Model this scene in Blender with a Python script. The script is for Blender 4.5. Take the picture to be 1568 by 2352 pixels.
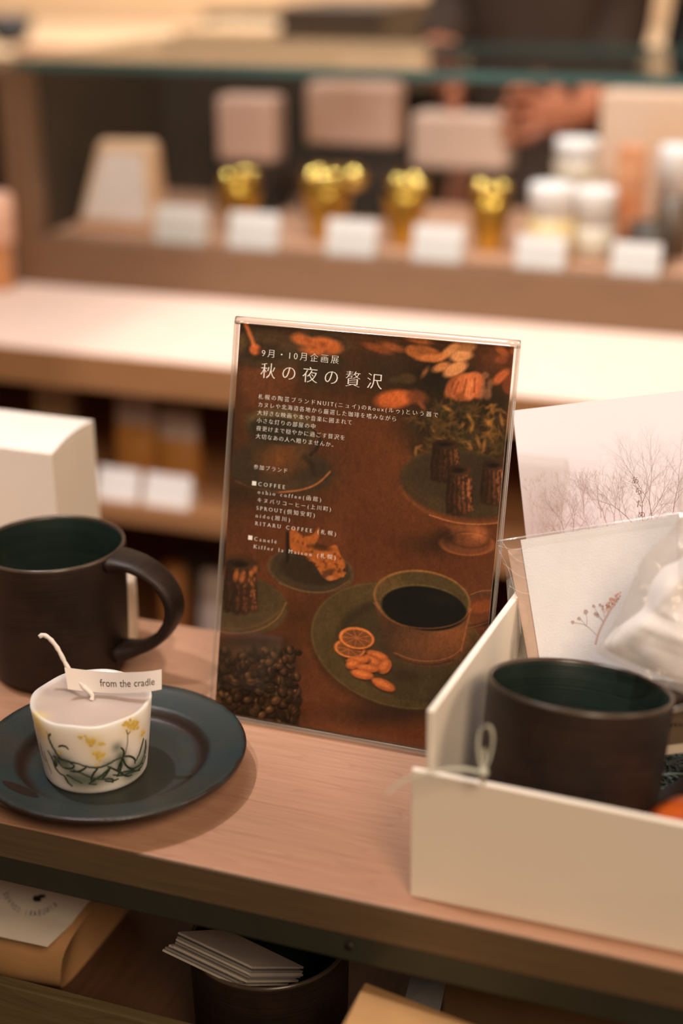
import bpy, bmesh, math, random
import numpy as np
from mathutils import Vector, Matrix
random.seed(7)
for _o in list(bpy.data.objects): bpy.data.objects.remove(_o)
SC = bpy.context.scene
COL = SC.collection
T = 0.90                     # height of the display shelf above the floor; all z below are relative to the shelf top
R = math.radians

# ---------------------------------------------------------------- camera
CAM_H = 0.40726
FWD = Vector((-0.3250, 0.8707, -0.3691)).normalized()
RGT = Vector((0.9380, 0.3466, -0.0083)).normalized()
UPV = RGT.cross(FWD).normalized()
FPX = 3465.3
cam = bpy.data.cameras.new('camera'); camo = bpy.data.objects.new('camera', cam); COL.objects.link(camo)
cam.sensor_fit = 'VERTICAL'; cam.sensor_height = 36.0; cam.lens = 53.04
cam.clip_start = 0.02; cam.clip_end = 60
mw = Matrix((RGT, UPV, -FWD)).transposed().to_4x4(); mw.translation = (0, 0, CAM_H + T)
camo.matrix_world = mw
cam.dof.use_dof = True; cam.dof.focus_distance = 0.768; cam.dof.aperture_fstop = 2.9
SC.camera = camo

# ---------------------------------------------------------------- view, world, lamps
SC.view_settings.view_transform = 'Standard'; SC.view_settings.look = 'None'
SC.view_settings.exposure = 0.0; SC.view_settings.gamma = 1.0; SC.view_settings.use_curve_mapping = False
wd = bpy.data.worlds.new('shop_air'); SC.world = wd; wd.use_nodes = True
wd.node_tree.nodes['Background'].inputs[0].default_value = (1.0, 0.74, 0.50, 1)
wd.node_tree.nodes['Background'].inputs[1].default_value = 0.10

def spot(name, loc, target, watts, size=0.05, angle=70, blend=0.6, col=(1.0, 0.76, 0.56)):
    l = bpy.data.lights.new(name, 'SPOT'); l.energy = watts; l.color = col; l.shadow_soft_size = size
    l.spot_size = R(angle); l.spot_blend = blend
    o = bpy.data.objects.new(name, l); COL.objects.link(o)
    o.location = (loc[0], loc[1], loc[2] + T)
    d = Vector(target) - Vector(loc); o.rotation_euler = d.to_track_quat('-Z', 'Y').to_euler()
    return o
def area(name, loc, target, watts, size, col=(1.0, 0.80, 0.62)):
    l = bpy.data.lights.new(name, 'AREA'); l.energy = watts; l.color = col; l.size = size; l.shape = 'DISK'
    o = bpy.data.objects.new(name, l); COL.objects.link(o)
    o.location = (loc[0], loc[1], loc[2] + T)
    d = Vector(target) - Vector(loc); o.rotation_euler = d.to_track_quat('-Z', 'Y').to_euler()
    return o
LAMP = (1.0, 0.92, 0.89); WARM = (1.0, 0.76, 0.54)
spot('ceiling_spot_shelf', (-0.82, 0.62, 1.80), (-0.30, 0.64, 0), 66, 0.035, 70, .6, LAMP)
spot('ceiling_spot_front', (-0.65, -0.05, 1.90), (-0.10, 1.30, 0), 68, 0.030, 32.6, .02, LAMP)
spot('ceiling_spot_counter', (-0.80, 1.25, 1.85), (-0.72, 1.60, 0), 84, 0.05, 46, .5, LAMP)
spot('ceiling_spot_counter', (-0.02, 1.25, 1.85), (-0.12, 1.60, 0), 84, 0.05, 46, .5, LAMP)
spot('ceiling_spot_wall', (-1.3, 2.6, 1.8), (-1.3, 3.2, 0.2), 220, 0.08, 90, .6, LAMP)
area('fill_light_aisle', (0.9, -0.9, 1.55), (-0.1, 0.6, 0.0), 39, 0.8, WARM)  # added fill light that brightens faces turned to the aisle
area('fill_light_side', (1.9, 0.7, 1.5), (-0.3, 0.7, 0.0), 20, 0.8, WARM)  # added fill light from the right for the side faces
area('ceiling_panel_back', (-0.6, 0.95, 1.9), (-0.6, 1.3, 0.0), 8, 0.8, LAMP)

# ---------------------------------------------------------------- helpers
def ray(px, py):
    return FWD + RGT * ((px - 784.0) / FPX) + UPV * ((1176.0 - py) / FPX)
def at_z(px, py, z):
    d = ray(px, py); t = (z - CAM_H) / d.z; return Vector((d.x * t, d.y * t, z))
def at_y(px, py, y):
    d = ray(px, py); t = y / d.y; return Vector((d.x * t, y, CAM_H + d.z * t))
def at_d(px, py, dep):
    d = ray(px, py); return Vector((d.x * dep, d.y * dep, CAM_H + d.z * dep))
def at_lean(px, py, y0, z0, k):                     # plane y = y0 + k (z - z0)
    d = ray(px, py); t = (y0 + k * (CAM_H - z0)) / (d.y - k * d.z)
    return Vector((d.x * t, d.y * t, CAM_H + d.z * t))

def lin1(c):
    c = c / 255.0
    return c / 12.92 if c <= 0.04045 else ((c + 0.055) / 1.055) ** 2.4
def lin(c): return tuple(lin1(x) for x in c) + (1.0,)

class MB:
    def __init__(s): s.v = []; s.f = []; s.mi = []; s.sm = []
    def add(s, vs, fs, mi=0, sm=False):
        b = len(s.v); s.v += [tuple(x) for x in vs]
        for k, f in enumerate(fs):
            s.f.append([b + i for i in f]); s.mi.append(mi[k] if isinstance(mi, list) else mi); s.sm.append(sm)
        return s
    def box(s, x0, y0, z0, x1, y1, z1, mi=0):
        return s.hexa([(x0,y0,z0),(x1,y0,z0),(x1,y1,z0),(x0,y1,z0),(x0,y0,z1),(x1,y0,z1),(x1,y1,z1),(x0,y1,z1)], mi)
    def hexa(s, p, mi=0):
        return s.add(p, [(0,3,2,1),(4,5,6,7),(0,1,5,4),(1,2,6,5),(2,3,7,6),(3,0,4,7)], mi)
    def lathe(s, prof, c=(0,0,0), n=96, mi=0, wob=None):
        vs = []; fs = []; ml = []
        m = len(prof)
        for i in range(n):
            a = 2 * math.pi * i / n
            for j, (r, z) in enumerate(prof):
                if wob: r, z = wob(a, j, r, z)
                vs.append((c[0] + r * math.cos(a), c[1] + r * math.sin(a), c[2] + z))
        for i in range(n):
            k = (i + 1) % n
            for j in range(m - 1):
                q = [i*m+j, k*m+j, k*m+j+1, i*m+j+1]
                fs.append(q); ml.append(mi(j) if callable(mi) else mi)
        return s.add(vs, fs, ml, True)
    def tube(s, path, rad, n=10, mi=0, closed=False):
        P = [Vector(p) for p in path]; m = len(P)
        rr = rad if isinstance(rad, (list, tuple)) else [rad] * m
        vs = []; fs = []; prev = None
        for i in range(m):
            if closed: t = (P[(i+1) % m] - P[i-1]).normalized()
            else: t = (P[min(i+1, m-1)] - P[max(i-1, 0)]).normalized()
            if prev is None:
                a = Vector((0,0,1)) if abs(t.z) < .9 else Vector((1,0,0)); u = t.cross(a).normalized()
            else: u = (prev - t * prev.dot(t)).normalized()
            w = t.cross(u); prev = u
            for k in range(n):
                b = 2*math.pi*k/n; vs.append(P[i] + (u*math.cos(b) + w*math.sin(b)) * rr[i])
        for i in range(m if closed else m - 1):
            for k in range(n):
                i2 = (i+1) % m
                fs.append((i*n+k, i*n+(k+1) % n, i2*n+(k+1) % n, i2*n+k))
        if not closed: fs += [tuple(range(n-1, -1, -1)), tuple((m-1)*n+k for k in range(n))]
        return s.add(vs, fs, mi, True)
    def sweep(s, path, widths, thick, wdir, mi=0, n=16):           # flat strap with a rounded section
        P = [Vector(p) for p in path]; m = len(P); vs = []; fs = []
        wd_ = Vector(wdir).normalized()
        for i in range(m):
            t = (P[min(i+1, m-1)] - P[max(i-1, 0)]).normalized(); nn = t.cross(wd_).normalized()
            for k in range(n):
                b = 2*math.pi*k/n; cx = math.copysign(abs(math.cos(b))**.6, math.cos(b)); sx = math.copysign(abs(math.sin(b))**.75, math.sin(b))
                vs.append(P[i] + wd_ * cx * widths[i]/2 + nn * sx * thick[i]/2)
        for i in range(m-1):
            for k in range(n): fs.append((i*n+k, i*n+(k+1) % n, (i+1)*n+(k+1) % n, (i+1)*n+k))
        fs += [tuple(range(n-1, -1, -1)), tuple((m-1)*n+k for k in range(n))]
        return s.add(vs, fs, mi, True)
    def grid(s, fn, nu, nv, mi=0, sm=True):
        vs = [fn(i/nu, j/nv) for j in range(nv+1) for i in range(nu+1)]
        fs = [(j*(nu+1)+i, j*(nu+1)+i+1, (j+1)*(nu+1)+i+1, (j+1)*(nu+1)+i) for j in range(nv) for i in range(nu)]
        return s.add(vs, fs, mi, sm)
    def prism(s, poly, off, mi=0):
        n = len(poly); a = [Vector(p) for p in poly]; o = Vector(off)
        return s.add(a + [p + o for p in a], [tuple(range(n-1, -1, -1)), tuple(range(n, 2*n))] + [(i, (i+1) % n, n+(i+1) % n, n+i) for i in range(n)], mi)

ORG = {}
def orig(o): return ORG.get(o.name, Vector((0, 0, 0)))
def obj(name, mb, mats, parent=None, bevel=0, seg=2, sub=0, loc=None):
    """one mesh object; mesh written in shelf coordinates"""
    if parent is not None: oc = orig(parent)
    elif loc is not None: oc = Vector(loc)
    else:
        a = np.array(mb.v); oc = Vector(((a[:,0].min()+a[:,0].max())/2, (a[:,1].min()+a[:,1].max())/2, a[:,2].min()))
    me = bpy.data.meshes.new(name)
    me.from_pydata([(x-oc.x, y-oc.y, z-oc.z) for x, y, z in mb.v], [], mb.f)
    if not isinstance(mats, (list, tuple)): mats = [mats]
    for m in mats: me.materials.append(m)
    me.polygons.foreach_set('material_index', mb.mi)
    me.polygons.foreach_set('use_smooth', mb.sm); me.update()
    bm = bmesh.new(); bm.from_mesh(me); bmesh.ops.recalc_face_normals(bm, faces=bm.faces); bm.to_mesh(me); bm.free()
    o = bpy.data.objects.new(name, me); COL.objects.link(o); ORG[o.name] = oc
    if parent is not None: o.parent = parent
    else: o.location = (oc.x, oc.y, oc.z + T)
    if sub:
        m = o.modifiers.new('s', 'SUBSURF'); m.levels = sub; m.render_levels = sub
    if bevel:
        m = o.modifiers.new('b', 'BEVEL'); m.width = bevel; m.segments = seg; m.limit_method = 'ANGLE'; m.angle_limit = R(35)
    return o
def tag(o, label, cat, group=None, kind=None):
    if label: o['label'] = label
    if cat: o['category'] = cat
    if group: o['group'] = group
    if kind: o['kind'] = kind
    return o
def thing(name, label, cat, loc, group=None):
    o = bpy.data.objects.new(name, None); COL.objects.link(o); o.empty_display_size = .02
    o.location = (loc[0], loc[1], loc[2] + T); ORG[o.name] = Vector(loc)
    return tag(o, label, cat, group)
def dup(root, loc, rot=None, label=None):
    c = root.copy(); COL.objects.link(c); c.location = (loc[0], loc[1], loc[2] + T); ORG[c.name] = Vector(loc)
    if rot is not None: c.rotation_euler = rot
    if label: c['label'] = label
    for ch in list(root.children):
        k = ch.copy(); COL.objects.link(k); k.parent = c
        for g in list(ch.children):
            q = g.copy(); COL.objects.link(q); q.parent = k
    return c
def struct(o): o['kind'] = 'structure'; return o

# ---------------------------------------------------------------- materials
def newmat(name):
    m = bpy.data.materials.new(name); m.use_nodes = True; nt = m.node_tree
    return m, nt, nt.nodes['Principled BSDF']
def coords(nt, scale=(1,1,1), rot=(0,0,0)):
    tc = nt.nodes.new('ShaderNodeTexCoord'); mp = nt.nodes.new('ShaderNodeMapping')
    mp.inputs['Scale'].default_value = scale; mp.inputs['Rotation'].default_value = rot
    nt.links.new(tc.outputs['Object'], mp.inputs['Vector']); return mp.outputs['Vector']
def noise(nt, vec, scale, detail=4, rough=.55):
    n = nt.nodes.new('ShaderNodeTexNoise'); n.inputs['Scale'].default_value = scale
    n.inputs['Detail'].default_value = detail; n.inputs['Roughness'].default_value = rough
    nt.links.new(vec, n.inputs['Vector']); return n.outputs['Fac']
def ramp(nt, fac, stops):
    r = nt.nodes.new('ShaderNodeValToRGB'); e = r.color_ramp.elements
    while len(e) < len(stops): e.new(.5)
    for k, (p, c) in enumerate(stops): e[k].position = p; e[k].color = c
    nt.links.new(fac, r.inputs['Fac']); return r.outputs['Color']
def bump(nt, h, strength, dist, bs):
    b = nt.nodes.new('ShaderNodeBump'); b.inputs['Strength'].default_value = strength; b.inputs['Distance'].default_value = dist
    nt.links.new(h, b.inputs['Height']); nt.links.new(b.outputs['Normal'], bs.inputs['Normal'])
def mixc(nt, fac, a, b):
    m = nt.nodes.new('ShaderNodeMix'); m.data_type = 'RGBA'
    if isinstance(fac, float): m.inputs[0].default_value = fac
    else: nt.links.new(fac, m.inputs[0])
    for s_, x in ((6, a), (7, b)):
        if isinstance(x, tuple): m.inputs[s_].default_value = x
        else: nt.links.new(x, m.inputs[s_])
    return m.outputs[2]
def plain(name, c, rough=.5, vary=.08, scale=60, metal=0., sss=0., bmp=0., spec=.5, c2=None, sscale=.01):
    m, nt, bs = newmat(name); v = coords(nt)
    a = lin(c); b = lin(c2) if c2 else tuple(x*(1-vary*2) for x in a[:3]) + (1,)
    n = noise(nt, v, scale)
    nt.links.new(ramp(nt, n, [(.3, b), (.7, a)]), bs.inputs['Base Color'])
    bs.inputs['Roughness'].default_value = rough; bs.inputs['Metallic'].default_value = metal
    bs.inputs['Specular IOR Level'].default_value = spec
    if sss:
        bs.inputs['Subsurface Weight'].default_value = sss; bs.inputs['Subsurface Scale'].default_value = sscale
        bs.inputs['Subsurface Radius'].default_value = (1, .8, .55)
    if bmp: bump(nt, noise(nt, v, scale*6), bmp, .0006, bs)
    return m
def wood(name, light, dark, along=(3, 60, 60), rough=.5, streak=.5, ring=True, spec=.4):
    m, nt, bs = newmat(name)
    v = coords(nt, along)
    f = noise(nt, v, 6, 6, .6)
    base = ramp(nt, f, [(.25, lin(dark)), (.72, lin(light))])
    if ring:
        v2 = coords(nt, (2.2, 17, 17)); n2 = noise(nt, v2, 1.6, 2, .5)
        mt = nt.nodes.new('ShaderNodeMath'); mt.operation = 'MULTIPLY'; mt.inputs[1].default_value = 22; nt.links.new(n2, mt.inputs[0])
        fr = nt.nodes.new('ShaderNodeMath'); fr.operation = 'FRACT'; nt.links.new(mt.outputs[0], fr.inputs[0])
        lines = ramp(nt, fr.outputs[0], [(0, (1,1,1,1)), (.80, (.94,.93,.92,1)), (.93, (.78,.74,.72,1)), (1, (1,1,1,1))])
        mm = nt.nodes.new('ShaderNodeMix'); mm.data_type = 'RGBA'; mm.blend_type = 'MULTIPLY'; mm.inputs[0].default_value = streak
        nt.links.new(base, mm.inputs[6]); nt.links.new(lines, mm.inputs[7]); base = mm.outputs[2]
    nt.links.new(base, bs.inputs['Base Color']); bs.inputs['Roughness'].default_value = rough
    bs.inputs['Specular IOR Level'].default_value = spec
    bump(nt, noise(nt, coords(nt, (20, 400, 400)), 4), .12, .0004, bs)
    return m
def film(name, tint=(1,1,1,1), gloss=1.0, rough=.05, haze=0., hazecol=(.9,.86,.82,1), bmp=0., bscale=40):
    """thin clear sheet: passes light straight through, mirrors by Fresnel"""
    m, nt, bs = newmat(name); nt.nodes.remove(bs)
    out = nt.nodes['Material Output']
    tr = nt.nodes.new('ShaderNodeBsdfTransparent'); tr.inputs[0].default_value = tint
    gl = nt.nodes.new('ShaderNodeBsdfGlossy'); gl.inputs['Roughness'].default_value = rough
    fr = nt.nodes.new('ShaderNodeLayerWeight'); fr.inputs['Blend'].default_value = .5
    pw = nt.nodes.new('ShaderNodeMath'); pw.operation = 'POWER'; pw.inputs[1].default_value = 5; nt.links.new(fr.outputs['Facing'], pw.inputs[0])
    sl_ = nt.nodes.new('ShaderNodeMath'); sl_.operation = 'MULTIPLY_ADD'; sl_.inputs[1].default_value = .96; sl_.inputs[2].default_value = .04; nt.links.new(pw.outputs[0], sl_.inputs[0])
    mu = nt.nodes.new('ShaderNodeMath'); mu.operation = 'MULTIPLY'; mu.inputs[1].default_value = gloss; mu.use_clamp = True
    nt.links.new(sl_.outputs[0], mu.inputs[0])
    mx = nt.nodes.new('ShaderNodeMixShader'); nt.links.new(mu.outputs[0], mx.inputs[0])
    nt.links.new(tr.outputs[0], mx.inputs[1]); nt.links.new(gl.outputs[0], mx.inputs[2]); last = mx
    if haze:
        df = nt.nodes.new('ShaderNodeBsdfDiffuse'); df.inputs[0].default_value = hazecol
        m2 = nt.nodes.new('ShaderNodeMixShader'); m2.inputs[0].default_value = haze
        nt.links.new(mx.outputs[0], m2.inputs[1]); nt.links.new(df.outputs[0], m2.inputs[2]); last = m2
    if bmp:
        b = nt.nodes.new('ShaderNodeBump'); b.inputs['Strength'].default_value = bmp; b.inputs['Distance'].default_value = .003
        nt.links.new(noise(nt, coords(nt), bscale, 3), b.inputs['Height'])
        nt.links.new(b.outputs[0], gl.inputs['Normal']); nt.links.new(b.outputs[0], fr.inputs['Normal'])
    nt.links.new(last.outputs[0], out.inputs['Surface'])
    return m
def vcol(name, rough=.4, spec=.4, gain=1.0, sss=0.):
    m, nt, bs = newmat(name)
    a = nt.nodes.new('ShaderNodeVertexColor'); a.layer_name = 'print'
    src = a.outputs['Color']
    if gain != 1.0:
        k = nt.nodes.new('ShaderNodeVectorMath'); k.operation = 'SCALE'; k.inputs['Scale'].default_value = gain
        nt.links.new(src, k.inputs[0]); src = k.outputs[0]
    nt.links.new(src, bs.inputs['Base Color'])
    bs.inputs['Roughness'].default_value = rough; bs.inputs['Specular IOR Level'].default_value = spec
    if sss:
        bs.inputs['Subsurface Weight'].default_value = sss; bs.inputs['Subsurface Scale'].default_value = .014
        bs.inputs['Subsurface Radius'].default_value = (1, .9, .78)
    return m

BEECH = wood('beech_veneer', (182, 140, 114), (164, 121, 96), streak=.5)
EDGE = wood('shaded_front_edge', (98, 80, 58), (80, 64, 46), ring=False)  # shelf front face darkened, its shade painted into the colour
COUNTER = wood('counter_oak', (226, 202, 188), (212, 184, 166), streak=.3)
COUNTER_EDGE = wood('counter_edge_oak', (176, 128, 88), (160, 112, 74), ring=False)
CASEWOOD = wood('case_oak', (128, 98, 74), (112, 84, 62), ring=False)
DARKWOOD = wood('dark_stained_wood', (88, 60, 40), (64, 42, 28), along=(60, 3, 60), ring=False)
TRAYWOOD = wood('tray_ash', (104, 88, 60), (84, 68, 44), streak=.8)
METAL = plain('dark_green_steel', (58, 60, 50), .45, .1, 30, metal=.4)
WHITEBOARD = plain('white_board', (238, 228, 216), .55, .02, 20)
CARTON = plain('white_carton', (240, 230, 220), .6, .02, 20)
PAPERW = plain('white_paper', (242, 238, 238), .7, .02, 90)
KRAFT = plain('kraft_paper', (196, 150, 98), .75, .08, 35, bmp=.2)
INK = plain('dark_ink', (54, 34, 28), .6, .05)
INKBLACK = plain('black_ink', (30, 30, 26), .6, .05)
TEXTW = plain('print_white', (255, 248, 238), .5, .01)
BLACK = plain('black_matte', (26, 24, 20), .6, .1)
DARKBACK = plain('dark_back_panel', (58, 46, 34), .7, .1)
BEIGE = plain('beige_laminate', (214, 184, 146), .6, .05, 8)
ACRYLIC = film('clear_acrylic', (.99, .99, .985, 1), .6, .03)
ACRYLIC_EDGE = film('acrylic_edge', (.93, .90, .86, 1), 3.0, .12, .10, (.95, .84, .72, 1))
GLASS = film('case_glass', (.97, .98, .975, 1), .9, .02)
GLASS_EDGE = plain('glass_edge_teal', (70, 100, 96), .15, .1, 10)
SLEEVE = film('cellophane', (.97, .97, .965, 1), 1.3, .08, .06, bmp=.35, bscale=70)
BAGFILM = film('crinkled_film', (.93, .92, .91, 1), 1.2, .07, .17, (.84, .75, .68, 1), bmp=.7, bscale=90)

# clay: brown body, teal glaze inside
def clay(name, a, b, rough=.55, line=1.0, spec=.4):
    m, nt, bs = newmat(name)
    n1 = noise(nt, coords(nt, (1, 1, 1)), 28, 5, .6)
    n2 = noise(nt, coords(nt, (2, 2, 260)), 3, 3, .6)
    base = ramp(nt, n1, [(.3, lin(a)), (.7, lin(b))])
    st = ramp(nt, n2, [(.3, (.72, .72, .74, 1)), (.7, (1.12, 1.08, 1.05, 1))])
    mm = nt.nodes.new('ShaderNodeMix'); mm.data_type = 'RGBA'; mm.blend_type = 'MULTIPLY'; mm.inputs[0].default_value = line
    nt.links.new(base, mm.inputs[6]); nt.links.new(st, mm.inputs[7])
    nt.links.new(mm.outputs[2], bs.inputs['Base Color'])
    bs.inputs['Roughness'].default_value = rough; bs.inputs['Specular IOR Level'].default_value = spec
    bump(nt, n2, .35, .0006, bs)
    return m
CLAY = clay('brown_stoneware', (25, 18, 14), (51, 36, 28), .48, 1.0, .3)
TEAL = clay('teal_glaze', (26, 36, 32), (35, 48, 42), .35)
RIMC = clay('bare_rim', (48, 38, 30), (84, 70, 58), .28, .5)
def plate_mat():
    m, nt, bs = newmat('plate_glaze')
    tc = nt.nodes.new('ShaderNodeTexCoord'); sp = nt.nodes.new('ShaderNodeSeparateXYZ'); nt.links.new(tc.outputs['Object'], sp.inputs[0])
    cb = nt.nodes.new('ShaderNodeCombineXYZ'); nt.links.new(sp.outputs[0], cb.inputs[0]); nt.links.new(sp.outputs[1], cb.inputs[1])
    ln = nt.nodes.new('ShaderNodeVectorMath'); ln.operation = 'LENGTH'; nt.links.new(cb.outputs[0], ln.inputs[0])
    nz = noise(nt, coords(nt), 60, 4, .6); nz2 = noise(nt, coords(nt, (1, 1, 1), (0, 0, 1)), 18, 3, .6)
    ad = nt.nodes.new('ShaderNodeMath'); ad.operation = 'MULTIPLY_ADD'; ad.inputs[1].default_value = .006
    nt.links.new(nz, ad.inputs[0]); nt.links.new(ln.outputs['Value'], ad.inputs[2])
    sc_ = nt.nodes.new('ShaderNodeMath'); sc_.operation = 'MULTIPLY'; sc_.inputs[1].default_value = 1/.08; nt.links.new(ad.outputs[0], sc_.inputs[0])
    t1, t2, br = lin((43, 47, 43)), lin((35, 45, 46)), lin((42, 30, 24))
    glaze = ramp(nt, nz2, [(.3, lin((50, 46, 38))), (.5, t1), (.72, lin((29, 46, 51)))])
    def r(a): return a / .08
    mask = ramp(nt, sc_.outputs[0], [(r(.0440), (0,0,0,1)), (r(.0462), (1,1,1,1)), (r(.0500), (1,1,1,1)), (r(.0522), (0,0,0,1)), (r(.0690), (0,0,0,1)), (r(.0702), (1,1,1,1))])
    col = mixc(nt, mask, glaze, br)
    nt.links.new(col, bs.inputs['Base Color'])
    rm_ = ramp(nt, sc_.outputs[0], [(0, (.42,)*3+(1,)), (r(.0675), (.42,)*3+(1,)), (r(.0695), (.24,)*3+(1,))]); nt.links.new(rm_, bs.inputs['Roughness']); bs.inputs['Specular IOR Level'].default_value = .55
    bump(nt, noise(nt, coords(nt), 1500, 2), .3, .0004, bs)
    return m
PLATE = plate_mat()

# ---------------------------------------------------------------- lettering
_gc = {}
def glyph(ch, font_size=1.0):
    if ch in _gc: return _gc[ch]
    c = bpy.data.curves.new('g', 'FONT'); c.body = ch + ch; c.size = 1; c.resolution_u = 3
    o = bpy.data.objects.new('g', c); COL.objects.link(o)
    bpy.context.view_layer.update(); w2 = max((v[0] for v in o.bound_box), default=0)
    c.body = ch; bpy.context.view_layer.update(); w1 = max((v[0] for v in o.bound_box), default=0)
    m = bpy.data.meshes.new_from_object(o.evaluated_get(bpy.context.evaluated_depsgraph_get()))
    vs = [tuple(v.co) for v in m.vertices]; fs = [tuple(p.vertices) for p in m.polygons]
    bpy.data.objects.remove(o); bpy.data.curves.remove(c); bpy.data.meshes.remove(m)
    adv = (w2 - w1) if vs else .32
    _gc[ch] = (vs, fs, adv); return _gc[ch]
def contrast(vs, fs, k):
    """thin the horizontal strokes of a glyph, as in a brush-cut typeface"""
    cnt = {}
    for f in fs:
        for i in range(len(f)):
            e = (f[i], f[(i+1) % len(f)]); cnt[e] = 1
    nrm = {}
    for (a, b) in cnt:
        if (b, a) in cnt: continue
        dx, dy = vs[b][0]-vs[a][0], vs[b][1]-vs[a][1]; l = math.hypot(dx, dy) or 1
        for q in (a, b):
            n = nrm.setdefault(q, [0, 0]); n[0] += dy/l; n[1] += -dx/l
    out = list(vs)
    for q, (nx, ny) in nrm.items():
        l = math.hypot(nx, ny) or 1; ny /= l; nx /= l
        out[q] = (vs[q][0] - k*.25*nx, vs[q][1] - k*ny, 0)
    return out
def lay(text, em, width=None, track=0., k=0.):
    """list of (verts2d, faces) laid out from x=0 along a baseline"""
    gl = [glyph(c) for c in text]
    nat = sum(g[2] for g in gl) * em
    if width is not None and len(text) > 1:
        last = gl[-1][2]*em*.92
        track = (width - (nat - gl[-1][2]*em) - last) / (len(text)-1)
    x = 0; out = []
    for g in gl:
        vs = contrast(g[0], g[1], k) if (k and g[0]) else g[0]
        out.append(([(x + v[0]*em, v[1]*em) for v in vs], g[1])); x += g[2]*em + track
    return out
def put_text(mb, items, fn, mi):
    for vs, fs in items:
        if vs: mb.add([fn(a, b) for a, b in vs], fs, mi)

# ================================================================= THE ROOM
b = MB().box(-5, -2.5, -.95, 4, 3.5, -.90); fl = obj('floor', b, wood('floor_boards', (120, 92, 66), (90, 66, 46)), None); struct(fl)
b = MB().box(-5, 3.4, -.90, 4, 3.5, 1.9); wl = obj('wall_back', b, plain('warm_wall', (196, 166, 128), .8, .05, 3)); struct(wl)

# ================================================================= DISPLAY SHELF (near)
SX0, SX1, SY0, SY1 = -1.05, .55, .524, .7515
sh = thing('display_shelf', 'pale beech display shelf with shade-painted front edge in the foreground carrying the upright poster', 'shelf', (-.25, .66, -.90))
obj('shelf_top', MB().box(SX0, SY0 + .0015, -.0185, SX1, SY1, 0), BEECH, sh, .0008)
obj('shaded_edge_strip', MB().box(SX0, SY0, -.0185, SX1, SY0 + .0015, -.0004), EDGE, sh)
obj('steel_rail', MB().box(SX0, SY0 + .001, -.034, SX1, SY0 + .022, -.0187), METAL, sh, .001)
p = at_y(804, 2171, SY0 + .001)
obj('rail_screw', MB().lathe([(0, 0), (.0022, 0), (.0022, .0012), (0, .0012)], (0, 0, 0), 20), BLACK, sh)
sc_o = [c for c in sh.children if c.name.startswith('rail_screw')][0]
sc_o.location = (p.x + .25, p.y - .66, p.z + .90); sc_o.rotation_euler = (R(90), 0, 0)
for vtx in sc_o.data.vertices: vtx.co += Vector((-.25, .66, -.90)); 
FLZ = -.162
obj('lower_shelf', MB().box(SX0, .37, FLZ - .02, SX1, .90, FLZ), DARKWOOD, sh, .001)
for x in (SX0, SX1 - .03):
    for y in (.53, .72): obj('leg', MB().box(x, y, -.90, x + .03, y + .03, -.0187), METAL, sh)

# ================================================================= MUGS
def mug_parts(root):
    z0 = 0
    out = [(0, .004), (.030, .004), (.032, .0), (.0362, .0008), (.0385, .006), (.0398, .020), (.0406, .045), (.0411, .066), (.0414, .0765)]
    rim = [(.0414, .0775), (.0411, .0787), (.0404, .0791), (.0396, .0787), (.0392, .0775)]
    ins = [(.0388, .066), (.0382, .045), (.0374, .02), (.035, .0095), (.028, .0068), (0, .0065)]
    prof = out + rim + ins; no = len(out); nr = len(rim)
    def mi(j): return 0 if j < no else (1 if j < no + nr - 1 else 2)
    o = root.location; c = orig(root)
    b = MB().lathe(prof, c, 128, mi)
    obj('mug_body', b, [CLAY, RIMC, TEAL], root)
    hp = [(.0410, .0742), (.0475, .0752), (.0546, .0742), (.0625, .0714), (.0697, .0668), (.0748, .0604), (.0770, .0535), (.0766, .0470), (.0742, .0410), (.0690, .0330), (.0615, .0268), (.0515, .0212), (.0410, .0178)]
    P = []
    for i in range(len(hp) - 1):
        for q in range(4):
            t = q/4; P.append((hp[i][0]*(1-t)+hp[i+1][0]*t, hp[i][1]*(1-t)+hp[i+1][1]*t))
    P.append(hp[-1])
    for _ in range(3): P = [P[0]] + [((P[i-1][0]+2*P[i][0]+P[i+1][0])/4, (P[i-1][1]+2*P[i][1]+P[i+1][1])/4) for i in range(1, len(P)-1)] + [P[-1]]
    m = len(P)
    w = [.0245 - .0085*math.sin(min(1, i/(m*.6))*math.pi/2) + (.005*(i-m+6)/5 if i > m-6 else 0) for i in range(m)]
    th = [.0066 + .003*max(0, 1-i/5) + .004*max(0, 1-(m-1-i)/5) for i in range(m)]
    b = MB().sweep([(c.x + r, c.y, c.z + z) for r, z in P], w, th, (0, 1, 0))
    obj('handle', b, CLAY, root)
mug = thing('stoneware_mug', 'dark brown stoneware mug with teal inside, behind the candle plate', 'mug', (-.4280, .6785, 0), 'dark stoneware mugs')
mug_parts(mug); mug.rotation_euler = (0, 0, R(-2))
# mug in the gift box, leaning back
ax = (Vector((-.35, .937, 0))*.19 + Vector((.938, .347, 0))*.10 + Vector((0, 0, .976))).normalized()
q = Vector((0, 0, 1)).rotation_difference(ax); rimc = at_d(1330, 1581, .668)
base = rimc - ax*.0785 + Vector((0, .003, 0))
m2 = dup(mug, base, (q @ Matrix.Rotation(R(38), 4, 'Z').to_quaternion()).to_euler(), 'dark brown stoneware mug leaning inside the open white gift box')
# mug on the lower shelf with cards in it
lm = at_d(617, 2113, .775)
m3 = dup(mug, (lm.x, lm.y, FLZ), (0, 0, R(120)), 'near-black stoneware mug holding a stack of cards under the shelf')
LMZ = FLZ + .079

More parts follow.
